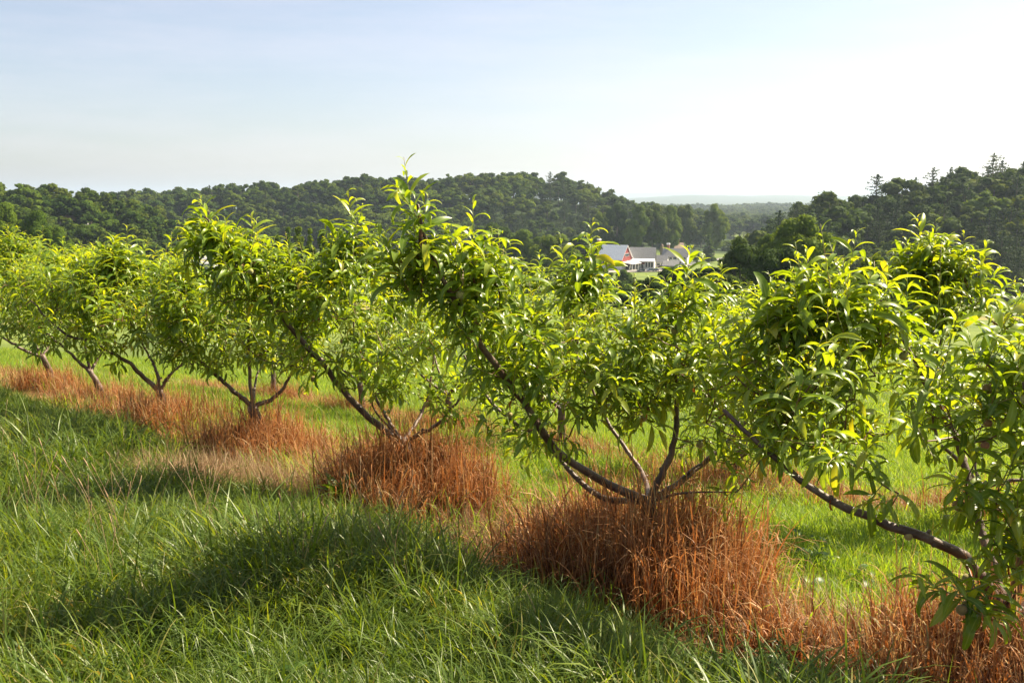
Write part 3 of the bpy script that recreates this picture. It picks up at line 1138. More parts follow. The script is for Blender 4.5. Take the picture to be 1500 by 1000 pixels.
def make_car(px, Y, rz, mat, label):
    x, y = gxy(px, Y)
    e = empty('parked_car', (x, y, h1(x, y) + 0.36), math.radians(rz), label=label, cat='car', group='cars parked by the farm shop')
    prof = [(-2.2, .3), (-2.25, .75), (-1.7, .95), (-1.0, 1.0), (1.75, 1.05), (2.2, .9), (2.25, .35)]
    m = MB()
    def ext(m, prof, w):
        n = len(prof)
        b = len(m.V)
        for s in (-w, w):
            m.V += [(a, s, c) for a, c in prof]
        for i in range(n):
            j = (i + 1) % n
            m.Q.append((b + i, b + j, b + n + j, b + n + i))
        for i in range(1, n - 1):
            m.T += [(b, b + i + 1, b + i), (b + n, b + n + i, b + n + i + 1)]
    ext(m, prof, .88)
    m.build('body', mat, e)
    m = MB()
    ext(m, [(-1.1, 1.0), (-.45, 1.42), (1.1, 1.45), (1.8, 1.05)], .76)
    g = m.build('window', M_glass, e)
    m = MB()
    ext(m, [(-.45, 1.43), (-.4, 1.48), (1.05, 1.5), (1.12, 1.45)], .70)
    m.build('roof', mat, e)
    for sx in (-1.4, 1.4):
        for sy in (-.82, .82):
            t_, q_ = tubes([(np.array([[0, -.1, 0], [0, .1, 0]]), np.array([.33, .33]))], 12)
            w_ = obj('wheel', mesh_np('wheel', t_, q_, None, [M_tyre]), e)
            w_.location = (sx, sy, .33)
    return e


make_car(939, 500, 12, CAR[0], 'dark blue car parked at the left of the shop front row')
make_car(953, 502, 14, CAR[1], 'grey blue car parked in the middle before the shop')
make_car(961, 504, 100, CAR[2], 'black car parked right of the grey blue car')
make_car(968, 528, 5, CAR[3], 'dark maroon pickup beside the small white house')
# white fence by the houses
fe = empty('fence', (*gxy(1020, 552), h1(*gxy(1020, 552))), math.radians(14), label='low white rail fence along the road by the houses', cat='fence')
for zz in (0.7, 1.25):
    m = MB()
    m.box(-9, 9, -.05, .05, zz, zz + .22)
    m.build('rail', M_white, fe)
for xx in np.linspace(-9, 9, 7):
    m = MB()
    m.box(xx - .1, xx + .1, -.14, .14, -0.3, 1.6)
    m.build('post', M_white, fe)


# ------------------------------------------------------------------ peach trees
def leaf_template(nseg, kappa, wid, fold=0.28, twist=0.0, wave=0.0, start=0.0):
    """unit-length peach leaf along +X, arching towards -Z"""
    t = np.linspace(0, 1, nseg + 1)
    ang = start - kappa * (t ** 1.3)
    ds = 1.0 / nseg
    x = np.concatenate([[0], np.cumsum(np.cos((ang[1:] + ang[:-1]) / 2) * ds)])
    z = np.concatenate([[0], np.cumsum(np.sin((ang[1:] + ang[:-1]) / 2) * ds)])
    tt = np.clip((t - 0.05) / 0.95, 0, 1)
    w = wid * (tt ** 0.62) * (1 - tt) ** 0.72 * 2.2 + 0.006 * (1 - t)
    nx, nz2 = -np.sin(ang), np.cos(ang)
    V = []
    tw = twist * t
    wv = wave * np.sin(t * 11)
    for s in (-1, 0, 1):
        yy = s * w / 2 * np.cos(fold)
        up = abs(s) * w / 2 * np.sin(fold) + s * wv * w
        y_ = yy * np.cos(tw) - up * np.sin(tw)
        u_ = yy * np.sin(tw) + up * np.cos(tw)
        V.append(np.stack([x + nx * u_, y_, z + nz2 * u_], 1))
    V = np.stack(V, 1).reshape(-1, 3)
    i = np.arange(nseg)[:, None] * 3 + np.arange(2)[None]
    Q = np.stack([i, i + 3, i + 4, i + 1], -1).reshape(-1, 4)
    mid = np.tile([0, 1.0, 0], nseg + 1)
    return V, Q, mid


KAP = [0.8, 1.3, 1.7, 2.1, 2.5, 1.5, 1.9, 1.1]
TW = [0.3, -0.4, 0.2, -0.2, 0.4, 0.6, -0.6, -0.1]
WD = [0.21, 0.23, 0.22, 0.20, 0.21, 0.25, 0.19, 0.24]
LT_HI = [leaf_template(7, KAP[i], WD[i], 0.35, TW[i], 0.05) for i in range(8)]
LT_LO = [leaf_template(4, KAP[i], WD[i], 0.30, TW[i], 0.0) for i in range(8)]
AGES = [0.08, 0.35, 0.75]
LEAFMESH = {}
for i_ in range(8):
    for a_ in range(3):
        V_, Q_, mid_ = LT_HI[i_]
        c_ = np.stack([np.full(len(V_), 0.0), np.full(len(V_), AGES[a_]), mid_, np.ones(len(V_))], 1)
        LEAFMESH[(i_, a_)] = mesh_np('leaf', V_, Q_, None, [M_leaf], attrs={'lf': c_})
DEADMESH = mesh_np('dead_leaf', LT_HI[4][0] * [1, .8, 1], LT_HI[4][1], None, [M_dead])
pv_ = ICO2 * [1, 1, 0.97]
pv_[:, 2] -= 0.12 * np.exp(-((pv_[:, 0] ** 2 + pv_[:, 1] ** 2) / 0.06)) * (pv_[:, 2] > 0)
PEACHMESH = mesh_np('peach', pv_, None, ICOF2, [M_peach])


def frames(D, roll):
    """rows X=D, Z as near to up as possible rolled by roll; returns R (n,3,3) with rows = local axes in world"""
    up = np.array([0, 0, 1.0])
    D = D / np.linalg.norm(D, axis=1)[:, None]
    Yv = np.cross(up, D)
    nn = np.linalg.norm(Yv, axis=1)
    bad = nn < 0.05
    Yv[bad] = [0, 1, 0]
    Yv /= np.linalg.norm(Yv, axis=1)[:, None]
    Zv = np.cross(D, Yv)
    c, s = np.cos(roll)[:, None], np.sin(roll)[:, None]
    Y2 = Yv * c + Zv * s
    Z2 = -Yv * s + Zv * c
    return np.stack([D, Y2, Z2], 1)


ALL = []     # per tree data, leaves are split into single leaves and the rest once all trees are known


def peach_tree(label, crotch, ground, limbs, crowns, leaders, seed, leafscale=1.0, dens=1.0, hi=True, nfruit=12, r0=0.045, group=None, density_shoot=1.0):
    rng = np.random.default_rng(seed)
    C = np.array(crotch, float)
    G = np.array(ground, float)
    root = empty('peach_tree', tuple(G), 0, label=label, cat='peach tree', group=group)
    # trunk
    tp = smooth_path([G - [0, 0, 0.12], G + (C - G) * 0.4 + rng.normal(0, .015, 3), C + [0, 0, 0.02]], 10, 0.004, rng)
    tv, tq = tubes([(tp - G, np.linspace(r0 * 1.55, r0 * 1.05, len(tp)) * rng.uniform(0.92, 1.1, len(tp)))], 10)
    obj('trunk', mesh_np('trunk', tv, tq, None, [M_bark]), root)
    nodes, nrad = [C], [r0]
    for L, rl in limbs:
        P = smooth_path([C] + [np.array(q, float) for q in L], 26, 0.18 * rl * (1 if rl > .015 else .3), rng)
        R = np.linspace(rl, rl * 0.28, len(P)) * rng.uniform(0.93, 1.09, len(P))
        R[0] *= 1.15
        lv, lq = tubes([(P - G, R)], 9 if hi else 7)
        obj('limb', mesh_np('limb', lv, lq, None, [M_bark]), root)
        for _ in range(3):
            q_ = int(rng.integers(4, len(P) - 4))
            dd = rng.normal(0, 1, 3)
            dd[2] = abs(dd[2])
            dd /= np.linalg.norm(dd)
            sv_, sq_ = tubes([(np.array([P[q_], P[q_] + dd * R[q_] * 1.9]) - G, np.array([R[q_] * 0.62, R[q_] * 0.5]))], 7)
            obj('pruning_stub', mesh_np('pruning_stub', sv_, sq_, None, [M_bark]), root)
        i0 = int(len(P) * 0.3)
        nodes += list(P[i0:])
        nrad += list(R[i0:])
    nodes = np.array(nodes)
    # branch ends wanted inside the crown
    targets = []
    for (c, rx, ry, rz, n) in crowns:
        c = np.array(c, float)
        for _ in range(int(n * dens * (0.62 if hi else 0.76))):
            d = rng.normal(0, 1, 3)
            d /= np.linalg.norm(d)
            q = c + d * np.array([rx, ry, rz]) * (rng.uniform(0.1, 1.0) ** 0.5) * rng.choice([0.9, 1.1, 1.4])
            targets.append(q)
    targets = np.array(targets)
    low_cap = min(q[0][2] for q in leaders) if leaders else targets[:, 2].max() + 0.1

    def cap_at(q):
        return max([low_cap] + [l_[0][2] - 0.10 for l_ in leaders if abs(l_[0][0] - q[0]) < 0.10])
    targets = np.array([q for q in targets if q[2] < cap_at(q) - 0.12])
    d0 = np.array([np.min(np.linalg.norm(nodes - t_, axis=1)) for t_ in targets])
    targets = targets[np.argsort(d0)]
    twigs, shoots = [], []
    cen = targets.mean(0)
    for t_ in targets:
        dv = nodes - t_
        dist = np.linalg.norm(dv, axis=1) + 0.6 * np.maximum(0, nodes[:, 2] - t_[2])
        k_ = int(np.argmin(dist))
        a_ = nodes[k_]
        L_ = np.linalg.norm(t_ - a_)
        m_ = (a_ + t_) / 2 + np.array([0, 0, -0.10 * L_]) + rng.normal(0, 0.05 * L_ + .004, 3)
        P = smooth_path([a_, m_, t_], 6)
        r_ = 0.0035 + 0.004 * min(L_, 1.0)
        twigs.append((P - G, np.linspace(r_, 0.0026, len(P))))
        nodes = np.vstack([nodes, P[2:]])
        out = t_ - cen
        out[2] *= 0.5
        out /= np.linalg.norm(out) + 1e-6
        d = out * 0.55 + np.array([0, 0, 0.75]) + rng.normal(0, 0.38, 3)
        if t_[2] > cen[2] - 0.1 and rng.uniform() < 0.34:
            shoots.append((t_, np.array([d[0] * .4, d[1] * .4, 0.9]), rng.uniform(0.38, 0.55)))
        else:
            shoots.append((t_, d, rng.uniform(0.18, 0.40)))
        for q in P[1:-1:2]:
            if rng.uniform() < 0.62 * density_shoot:
                d = out * 0.5 + np.array([0, 0, 0.35]) + rng.normal(0, 0.6, 3)
                shoots.append((q, d, rng.uniform(0.10, 0.24)))
    nfree = len(shoots)
    # strong upright shoots that stand out above the crown
    for (tip, back, ln) in leaders:
        tip = np.array(tip, float)
        k_ = int(np.argmin(np.linalg.norm(nodes - tip, axis=1) + 0.8 * np.maximum(0, nodes[:, 2] - tip[2] + 0.25)))
        a_ = nodes[k_]
        b_ = tip - np.array([back[0], back[1], 1.0]) / np.linalg.norm([back[0], back[1], 1.0]) * ln
        P = smooth_path([a_, (a_ + b_) / 2 + rng.normal(0, .02, 3) - [0, 0, .03], b_], 6)
        twigs.append((P - G, np.linspace(0.008, 0.0045, len(P))))
        nodes = np.vstack([nodes, P[2:]])
        shoots.append((b_, tip - b_, ln))
        for s_ in (-1, 1):
            off = np.array([s_ * 0.055 + rng.normal(0, .02), rng.normal(0, .04), -0.04])
            shoots.append((b_ + off * 0.4, (tip - b_) + off * 2.2, ln * rng.uniform(0.55, 0.78)))
        for q in P[1:]:
            d = np.array([0, 0, 0.6]) + rng.normal(0, 0.5, 3)
            shoots.append((q, d, rng.uniform(0.14, 0.26)))
    # leaves
    LP, LD, LS, LA, LK, LR = [], [], [], [], [], []
    spaths = []
    for si_, (b_, d, ln) in enumerate(shoots):
        d = d / (np.linalg.norm(d) + 1e-9)
        if si_ < nfree and d[2] > 0.2 and b_[2] + ln * d[2] > cap_at(b_) + 0.06:
            ln = max(0.12, (cap_at(b_) + 0.06 - b_[2]) / d[2])
        side = rng.normal(0, 0.12, 3)
        P = smooth_path([b_, b_ + d * ln * 0.5 + side * ln * 0.3, b_ + d * ln * 0.95 + np.array([0, 0, 0.06 * ln]) + side * ln], 6)
        spaths.append((P - G, np.linspace(0.0026, 0.0012, len(P))))
        lead = si_ >= nfree and ln > 0.20
        n = max(5, int(ln / (0.020 if lead else 0.0245)))
        t_ = (np.arange(n) + rng.uniform(0, 1, n) * 0.5) / n
        seg = np.clip(t_ * (len(P) - 1), 0, len(P) - 1.001)
        i0 = seg.astype(int)
        f_ = (seg - i0)[:, None]
        pos = P[i0] * (1 - f_) + P[i0 + 1] * f_
        ax = P[-1] - P[0]
        ax /= np.linalg.norm(ax)
        u = np.cross(ax, [0.3, 0.5, 0.8])
        u /= np.linalg.norm(u)
        w = np.cross(ax, u)
        ph = np.arange(n) * 2.399 + rng.uniform(0, 6.28)
        spread = np.radians(62 - 34 * t_ ** 2 + rng.normal(0, 9, n))
        D = ax[None] * np.cos(spread)[:, None] + (u[None] * np.cos(ph)[:, None] + w[None] * np.sin(ph)[:, None]) * np.sin(spread)[:, None]
        D[:, 2] += 0.10
        size = 0.150 * leafscale * (0.75 + 0.35 * np.sin(np.pi * np.clip(t_ * 1.1 + .1, 0, 1))) * rng.uniform(0.55, 1.25, n) ** 0.8 * (1.28 if lead else 1.0)
        tipf = np.clip((t_ - 0.72) / 0.28, 0, 1)
        size *= (1 - 0.62 * tipf)
        size *= (0.82 + 0.5 * min(ln, 0.5))
        LP.append(pos)
        LD.append(D)
        LS.append(size)
        LA.append(np.clip(0.20 + 0.85 * t_ ** 1.6 * (0.55 + ln) + rng.normal(0, .08, n), 0, 1))
        kk = rng.integers(0, 8, n)
        LK.append(kk)
        LR.append(rng.normal(0, 0.35, n))
    LP, LD, LS, LA, LK, LR = map(np.concatenate, (LP, LD, LS, LA, LK, LR))
    tv, tq = tubes(twigs, 6 if hi else 5)
    obj('twigs', mesh_np('twigs', tv, tq, None, [M_twig]), root, kind='stuff')
    sv, sq = tubes(spaths, 4)
    obj('shoots', mesh_np('shoots', sv, sq, None, [M_stem]), root, kind='stuff')
    # fruit
    ci = rng.permutation(len(nodes))[:nfruit]
    for q in nodes[ci]:
        o = obj('peach', PEACHMESH, root)
        s = rng.uniform(0.016, 0.024)
        o.scale = (s, s, s)
        o.location = Vector(q - G) + Vector((rng.normal(0, .006), rng.normal(0, .006), -s * 1.05))
        o.rotation_euler = (rng.normal(0, .4), rng.normal(0, .4), rng.uniform(0, 6))
    for q in nodes[rng.permutation(len(nodes))[:nfruit // 2]]:
        for _ in range(3):
            o = obj('dead_leaf', DEADMESH, root)
            s = rng.uniform(0.035, 0.065)
            o.scale = (s, s, s)
            o.location = Vector(q - G)
            o.rotation_euler = (rng.uniform(0, 6), rng.uniform(0.6, 1.8), rng.uniform(0, 6))
    ALL.append(dict(root=root, G=G, P=LP, D=LD, S=LS, A=LA, K=LK, R=LR, hi=hi, rng=rng))


def W(px, py, Y):
    return at(px, py, Y)


def pr(px, Y, n):      # pixel radius to metres
    return px / F * Y


def crown(px, py, Y, rpx, rpy, rd, n):
    return (W(px, py, Y), rpx / F * Y, rd, rpy / F * Y, n)


def gpt(px, Y):
    x = (px - 750) / F * Y
    return np.array([x, Y, h1(x, Y)])


# A: nearest tree at the right edge
peach_tree('nearest peach tree, trunk at the lower right corner with a long bare limb reaching left',
           W(1478, 905, 3.7), gpt(1482, 3.72),
           [([W(1436, 845, 3.66), W(1398, 806, 3.62), W(1300, 768, 3.62), W(1192, 716, 3.7), W(1118, 655, 3.8), W(1060, 600, 3.9)], .030),
            ([W(1444, 800, 3.9), W(1400, 640, 4.2), W(1345, 540, 4.35), W(1290, 440, 4.4)], .024),
            ([W(1500, 800, 3.6), W(1520, 680, 3.4), W(1500, 560, 3.3)], .026),
            ([W(1560, 850, 3.8), W(1650, 700, 3.9), W(1720, 560, 4.0)], .030)],
           [crown(1270, 560, 4.1, 160, 80, .45, 34), crown(1200, 490, 4.2, 110, 55, .35, 22), crown(1290, 450, 4.3, 90, 60, .3, 20), crown(1170, 640, 3.8, 70, 30, .15, 7),
            crown(1480, 600, 3.5, 60, 80, .3, 24), crown(1270, 690, 3.65, 50, 30, .12, 5), crown(1600, 600, 3.8, 130, 130, .5, 16),
            crown(1420, 870, 3.35, 40, 26, .10, 8), crown(1475, 800, 3.4, 40, 45, .15, 12), crown(1440, 720, 3.5, 60, 40, .2, 10), crown(1220, 620, 3.9, 120, 45, .3, 16), crown(1160, 560, 4.0, 80, 50, .3, 12)],
           [(W(1250, 352, 4.2), (0.1, 0), .42), (W(1180, 368, 4.3), (-.1, 0), .36), (W(1478, 420, 3.6), (.2, 0), .32), (W(1300, 395, 4.3), (.1, 0), .3), (W(1140, 420, 4.2), (-.1, 0), .3)],
           11, 1.05, 1.0, True, 26, .046)
# B: the big tree in the middle
peach_tree('large peach tree in the middle, rising from the tallest clump of rusty dead grass',
           W(950, 735, 5.07), gpt(952, 5.1),
           [([W(890, 708, 5.0), W(812, 660, 4.85), W(770, 590, 4.75), W(725, 535, 4.6), W(672, 450, 4.5), W(632, 370, 4.45), W(612, 300, 4.45)], .028),
            ([W(870, 722, 5.2), W(800, 650, 5.35), W(720, 590, 5.5), W(680, 520, 5.5)], .020),
            ([W(985, 655, 5.1), W(990, 560, 5.2), W(960, 470, 5.2)], .024),
            ([W(1030, 680, 5.3), W(1110, 600, 5.6), W(1180, 520, 5.7)], .022),
            ([W(1000, 722, 4.95), W(1080, 720, 4.9)], .010),
            ([W(940, 690, 5.5), W(880, 600, 5.8), W(840, 480, 5.9)], .020)],
           [crown(960, 515, 5.0, 130, 50, .55, 44), crown(1060, 545, 5.2, 120, 55, .5, 34), crown(705, 450, 4.65, 75, 70, .4, 36), crown(800, 500, 4.9, 100, 50, .45, 34),
            crown(980, 595, 4.8, 120, 38, .35, 22), crown(850, 570, 4.9, 90, 45, .35, 16), crown(740, 620, 5.1, 50, 25, .2, 4), crown(890, 640, 4.8, 50, 22, .15, 4),
            crown(640, 400, 4.5, 36, 40, .2, 8), crown(840, 420, 5.4, 30, 50, .2, 6),
            crown(1080, 640, 5.2, 90, 40, .3, 22), crown(1130, 560, 5.3, 60, 70, .35, 16), crown(830, 560, 5.3, 130, 65, .5, 34), crown(760, 540, 4.9, 70, 50, .35, 18)],
           [(W(606, 268, 4.45), (-.05, 0), .55), (W(622, 300, 4.5), (.15, 0), .36), (W(700, 318, 4.6), (.1, 0), .36), (W(742, 350, 4.7), (.1, 0), .32), (W(848, 332, 5.3), (-.1, 0), .42),
            (W(872, 342, 5.3), (.10, 0), .34), (W(1003, 352, 5.0), (0, 0), .42), (W(575, 350, 4.5), (-.2, 0), .26), (W(1070, 430, 5.3), (.1, 0), .3)],
           12, 1.0, 1.0, True, 26, .044)
# C
peach_tree('peach tree left of the middle one, its long limb leaning far up to the left',
           W(590, 648, 6.9), gpt(592, 6.92),
           [([W(540, 612, 6.85), W(500, 570, 6.8), W(472, 530, 6.75), W(432, 488, 6.7), W(398, 440, 6.6), W(362, 388, 6.55), W(322, 345, 6.5), W(300, 318, 6.5)], .028),
            ([W(640, 622, 6.8), W(668, 590, 6.8), W(700, 550, 6.9)], .018),
            ([W(560, 600, 7.0), W(522, 520, 7.1), W(520, 430, 7.2)], .018),
            ([W(620, 600, 7.2), W(632, 550, 7.4), W(640, 470, 7.5)], .018),
            ([W(545, 590, 6.7), W(590, 560, 6.6)], .010)],
           [crown(520, 440, 6.9, 80, 55, .6, 44), crown(600, 500, 6.9, 90, 55, .6, 34), crown(360, 400, 6.55, 60, 48, .4, 40), crown(440, 460, 6.7, 70, 50, .45, 30),
            crown(560, 560, 6.8, 80, 25, .4, 10), crown(530, 370, 6.9, 45, 40, .3, 14), crown(500, 530, 6.9, 90, 40, .5, 24), crown(630, 570, 7.0, 70, 40, .4, 18), crown(430, 530, 6.9, 60, 30, .4, 10), crown(312, 345, 6.5, 28, 30, .15, 10)],
           [(W(290, 292, 6.5), (-.35, 0), .42), (W(330, 318, 6.5), (-.1, 0), .36), (W(518, 292, 6.9), (0, 0), .46), (W(545, 330, 6.9), (.1, 0), .36), (W(372, 322, 6.6), (0, 0), .36), (W(425, 358, 6.7), (0, 0), .34),
            (W(478, 352, 6.8), (-.1, 0), .34)],
           13, 1.05, 1.0, True, 20, .046)
# D
peach_tree('peach tree with limbs spreading from the bright orange mound of dead grass',
           W(370, 596, 8.9), gpt(372, 8.95),
           [([W(335, 566, 8.8), W(285, 520, 8.7), W(240, 470, 8.6)], .026),
            ([W(366, 545, 8.9), W(364, 490, 9.0), W(360, 430, 9.0)], .022),
            ([W(404, 580, 9.0), W(428, 545, 9.0), W(455, 490, 9.1)], .026),
            ([W(376, 550, 9.2), W(388, 530, 9.3), W(400, 470, 9.4)], .014)],
           [crown(330, 460, 8.8, 80, 50, .8, 70), crown(420, 480, 9.0, 70, 45, .7, 50), crown(270, 470, 8.7, 50, 40, .5, 30), crown(340, 515, 8.9, 90, 26, .6, 30)],
           [(W(272, 350, 8.7), (-.1, 0), .42), (W(395, 372, 8.9), (0, 0), .4), (W(440, 400, 9.0), (0, 0), .34)],
           14, 1.1, 1.25, True, 12, .046)
# E
peach_tree('peach tree forking low above a grey brown tuft, third from the left',
           W(234, 572, 10.7), gpt(236, 10.75),
           [([W(205, 548, 10.6), W(185, 528, 10.5), W(140, 505, 10.4), W(90, 485, 10.3), (W(45, 440, 10.3))], .030),
            ([W(230, 545, 10.7), W(215, 515, 10.8), W(190, 470, 10.8)], .024),
            ([W(248, 550, 10.7), W(272, 528, 10.8), W(300, 490, 10.9)], .024)],
           [crown(200, 440, 10.6, 75, 45, .9, 80), crown(130, 440, 10.5, 70, 45, .8, 50), crown(280, 450, 10.8, 50, 40, .7, 30), crown(190, 495, 10.6, 90, 26, .8, 36)],
           [(W(158, 335, 10.4), (0, 0), .45), (W(186, 342, 10.4), (.1, 0), .45), (W(172, 350, 10.4), (0, 0), .45), (W(205, 365, 10.6), (0, 0), .4), (W(140, 362, 10.5), (0, 0), .4)],
           15, 1.15, 1.3, False, 10, .038)
# F
peach_tree('peach tree half hidden second from the left, leaning trunk in dry grass',
           W(132, 545, 12.6), gpt(143, 12.65),
           [([W(100, 515, 12.5), W(60, 480, 12.5)], .028), ([W(125, 510, 12.6), W(115, 460, 12.7)], .024), ([W(150, 515, 12.8), W(180, 470, 12.9)], .024)],
           [crown(90, 430, 12.6, 85, 45, 1.0, 90), crown(150, 440, 12.6, 60, 35, .8, 40), crown(90, 480, 12.6, 80, 26, .8, 34)],
           [(W(95, 352, 12.5), (0, 0), .4), (W(60, 350, 12.5), (0, 0), .4), (W(120, 360, 12.5), (0, 0), .4)],
           16, 1.2, 1.3, False, 8, .034)
# G
peach_tree('leftmost peach tree, dark trunk with a limb running to the left edge',
           W(62, 522, 14.8), gpt(64, 14.85),
           [([W(35, 512, 14.6), W(0, 492, 14.5), W(-40, 470, 14.5)], .032), ([W(45, 495, 14.8), W(20, 470, 14.9)], .024), ([W(75, 500, 15), W(95, 460, 15)], .024)],
           [crown(20, 420, 14.7, 70, 48, 1.2, 110), crown(-50, 420, 14.7, 60, 45, 1.0, 30)],
           [(W(15, 330, 14.5), (0, 0), .5), (W(38, 335, 14.5), (0, 0), .5), (W(-15, 335, 14.5), (0, 0), .5)],
           17, 1.25, 1.25, False, 8, .040)


# second row downhill
def auto_tree(label, px, Y, crotch_py, top, wpx, seed, n=110, leaders=(), hi=False, fruits=8, dens=1.0):
    rng = np.random.default_rng(seed)
    C = W(px, crotch_py, Y)
    limbs = []
    cy = (top + crotch_py) / 2 - 10
    for k_ in range(4):
        a_ = k_ * 1.57 + rng.uniform(0, 1)
        rx = wpx / F * Y * 0.55
        e_ = C + np.array([math.cos(a_) * rx, math.sin(a_) * 0.9, 0])
        e_[2] = W(px, cy, Y)[2] + 0.2
        mid_ = (C + e_) / 2 + np.array([0, 0, -.12])
        limbs.append(([mid_, e_], .024))
    hh_ = (crotch_py - 50 - top) / 2
    cy = top + hh_
    peach_tree(label, C, gpt(px, Y), limbs, [crown(px, cy, Y, wpx / 2, hh_ * 0.72, 0.9, n), crown(px, cy + hh_ * .75, Y, wpx / 2 * 1.05, hh_ * .5, 0.8, n // 2)],
               leaders, seed, 1.1, dens, hi, fruits, .042)


x_, y_ = 3.9, 7.2
peach_tree('peach tree of the lower row at right, bare trunk visible and tall shoots above',
           W(1438, 712, 7.2), gpt(1462, 7.25),
           [([W(1400, 670, 7.1), W(1372, 640, 7.0), W(1365, 560, 6.9), W(1385, 470, 6.8)], .020), ([W(1430, 690, 7.3), W(1425, 620, 7.4)], .016), ([W(1475, 705, 7.2), W(1530, 690, 7.1), W(1560, 600, 7.0)], .022)],
           [crown(1385, 440, 6.8, 45, 62, .35, 46), crown(1370, 560, 7.0, 75, 48, .55, 40), crown(1530, 560, 7.0, 60, 60, .5, 26), crown(1420, 610, 7.2, 50, 30, .4, 12)],
           [(W(1352, 322, 6.8), (-.1, 0), .44), (W(1440, 360, 6.8), (.15, 0), .42), (W(1322, 355, 6.8), (-.25, 0), .36), (W(1390, 335, 6.8), (.1, 0), .4), (W(1500, 412, 6.9), (0, 0), .4)],
           21, 1.15, 1.0, True, 16, .036)
auto_tree('peach tree of the lower row, seen behind the big middle tree on its right', 1090, 9.6, 640, 425, 250, 22, 110,
          [(W(1052, 388, 9.4), (0, 0), .4), (W(1115, 420, 9.5), (0, 0), .36), (W(1020, 425, 9.5), (0, 0), .34), (W(1170, 430, 9.5), (0, 0), .34)], dens=1.0)
auto_tree('peach tree of the lower row, filling the gap above the middle tree limb', 823, 11.6, 600, 425, 210, 23, 100,
          [(W(790, 372, 11.4), (0, 0), .4), (W(762, 385, 11.4), (0, 0), .4)])
auto_tree('peach tree of the lower row, behind the tallest leaning shoots', 656, 13.5, 580, 420, 190, 24, 90, [(W(660, 370, 13.4), (0, 0), .4)])
auto_tree('peach tree of the lower row, glimpsed under the leaning left limb', 527, 15.3, 560, 410, 170, 25, 80, [(W(450, 370, 15.2), (0, 0), .4)])
auto_tree('farthest lower row peach tree, behind the orange mound tree', 400, 17.5, 540, 400, 160, 26, 80, [])

# which leaves show largest: a coarse depth buffer over the picture
PX, PY, PD, TI, LI = [], [], [], [], []
for ti, T_ in enumerate(ALL):
    c_ = T_['P'] + T_['D'] / np.linalg.norm(T_['D'], axis=1)[:, None] * (T_['S'] * 0.45)[:, None]
    px, py, d = proj(c_)
    PX.append(px); PY.append(py); PD.append(d)
    TI.append(np.full(len(px), ti)); LI.append(np.arange(len(px)))
PX, PY, PD, TI, LI = map(np.concatenate, (PX, PY, PD, TI, LI))
inside = (PX > 5) & (PX < 1495) & (PY > 5) & (PY < 995)
buf = {}
order = np.argsort(PD)
shown = [dict() for _ in ALL]
for n_ in order:
    if not inside[n_]:
        continue
    c_ = (int(PX[n_] // 9), int(PY[n_] // 9))
    k_ = buf.get(c_, 0)
    if k_ < 2:
        buf[c_] = k_ + 1
        ti = TI[n_]
        shown[ti][LI[n_]] = ALL[ti]['S'][LI[n_]] / PD[n_] * (1.0 if k_ == 0 else 0.6)
for ti, T_ in enumerate(ALL):
    root, rng = T_['root'], T_['rng']
    lim = 300
    best = sorted(shown[ti].items(), key=lambda q: -q[1])
    best = [q[0] for q in best if q[1] * F > 9][:lim]
    FR = frames(T_['D'], T_['R'])
    for n_ in best:
        a_ = int(np.argmin([abs(T_['A'][n_] - g_) for g_ in AGES]))
        o = bpy.data.objects.new('leaf', LEAFMESH[(int(T_['K'][n_]), a_)])
        COL.objects.link(o)
        o.parent = root
        M = Matrix.Identity(4)
        R3 = FR[n_] * T_['S'][n_]
        for r_ in range(3):
            for c_ in range(3):
                M[r_][c_] = R3[c_][r_]
        p_ = T_['P'][n_] - T_['G']
        M[0][3], M[1][3], M[2][3] = p_
        o.matrix_local = M
    keep = np.ones(len(T_['S']), bool)
    keep[best] = False
    LT = LT_HI if T_['hi'] else LT_LO
    LTU = LT if T_['hi'] else LT_LO
    Vs, Qs, As, b0 = [], [], [], 0
    for k_ in range(8):
        sel = np.where(keep & (T_['K'] == k_))[0]
        if not len(sel):
            continue
        Vt, Qt, mid_ = LTU[k_]
        v_ = np.einsum('vi,nij->nvj', Vt, FR[sel]) * T_['S'][sel][:, None, None] + (T_['P'][sel] - T_['G'])[:, None]
        Vs.append(v_.reshape(-1, 3))
        Qs.append((Qt[None] + (np.arange(len(sel)) * len(Vt))[:, None, None] + b0).reshape(-1, 4))
        b0 += len(sel) * len(Vt)
        rn = rng.uniform(0, 1, len(sel))
        at4 = np.stack([np.repeat(rn, len(Vt)), np.repeat(T_['A'][sel], len(Vt)), np.tile(mid_, len(sel)), np.ones(len(sel) * len(Vt))], 1)
        As.append(at4)
    obj('foliage', mesh_np('foliage', np.concatenate(Vs), np.concatenate(Qs), None, [M_leaf], attrs={'lf': np.concatenate(As)}), root, kind='stuff')
print('LEAVES', [len(T_['S']) for T_ in ALL])


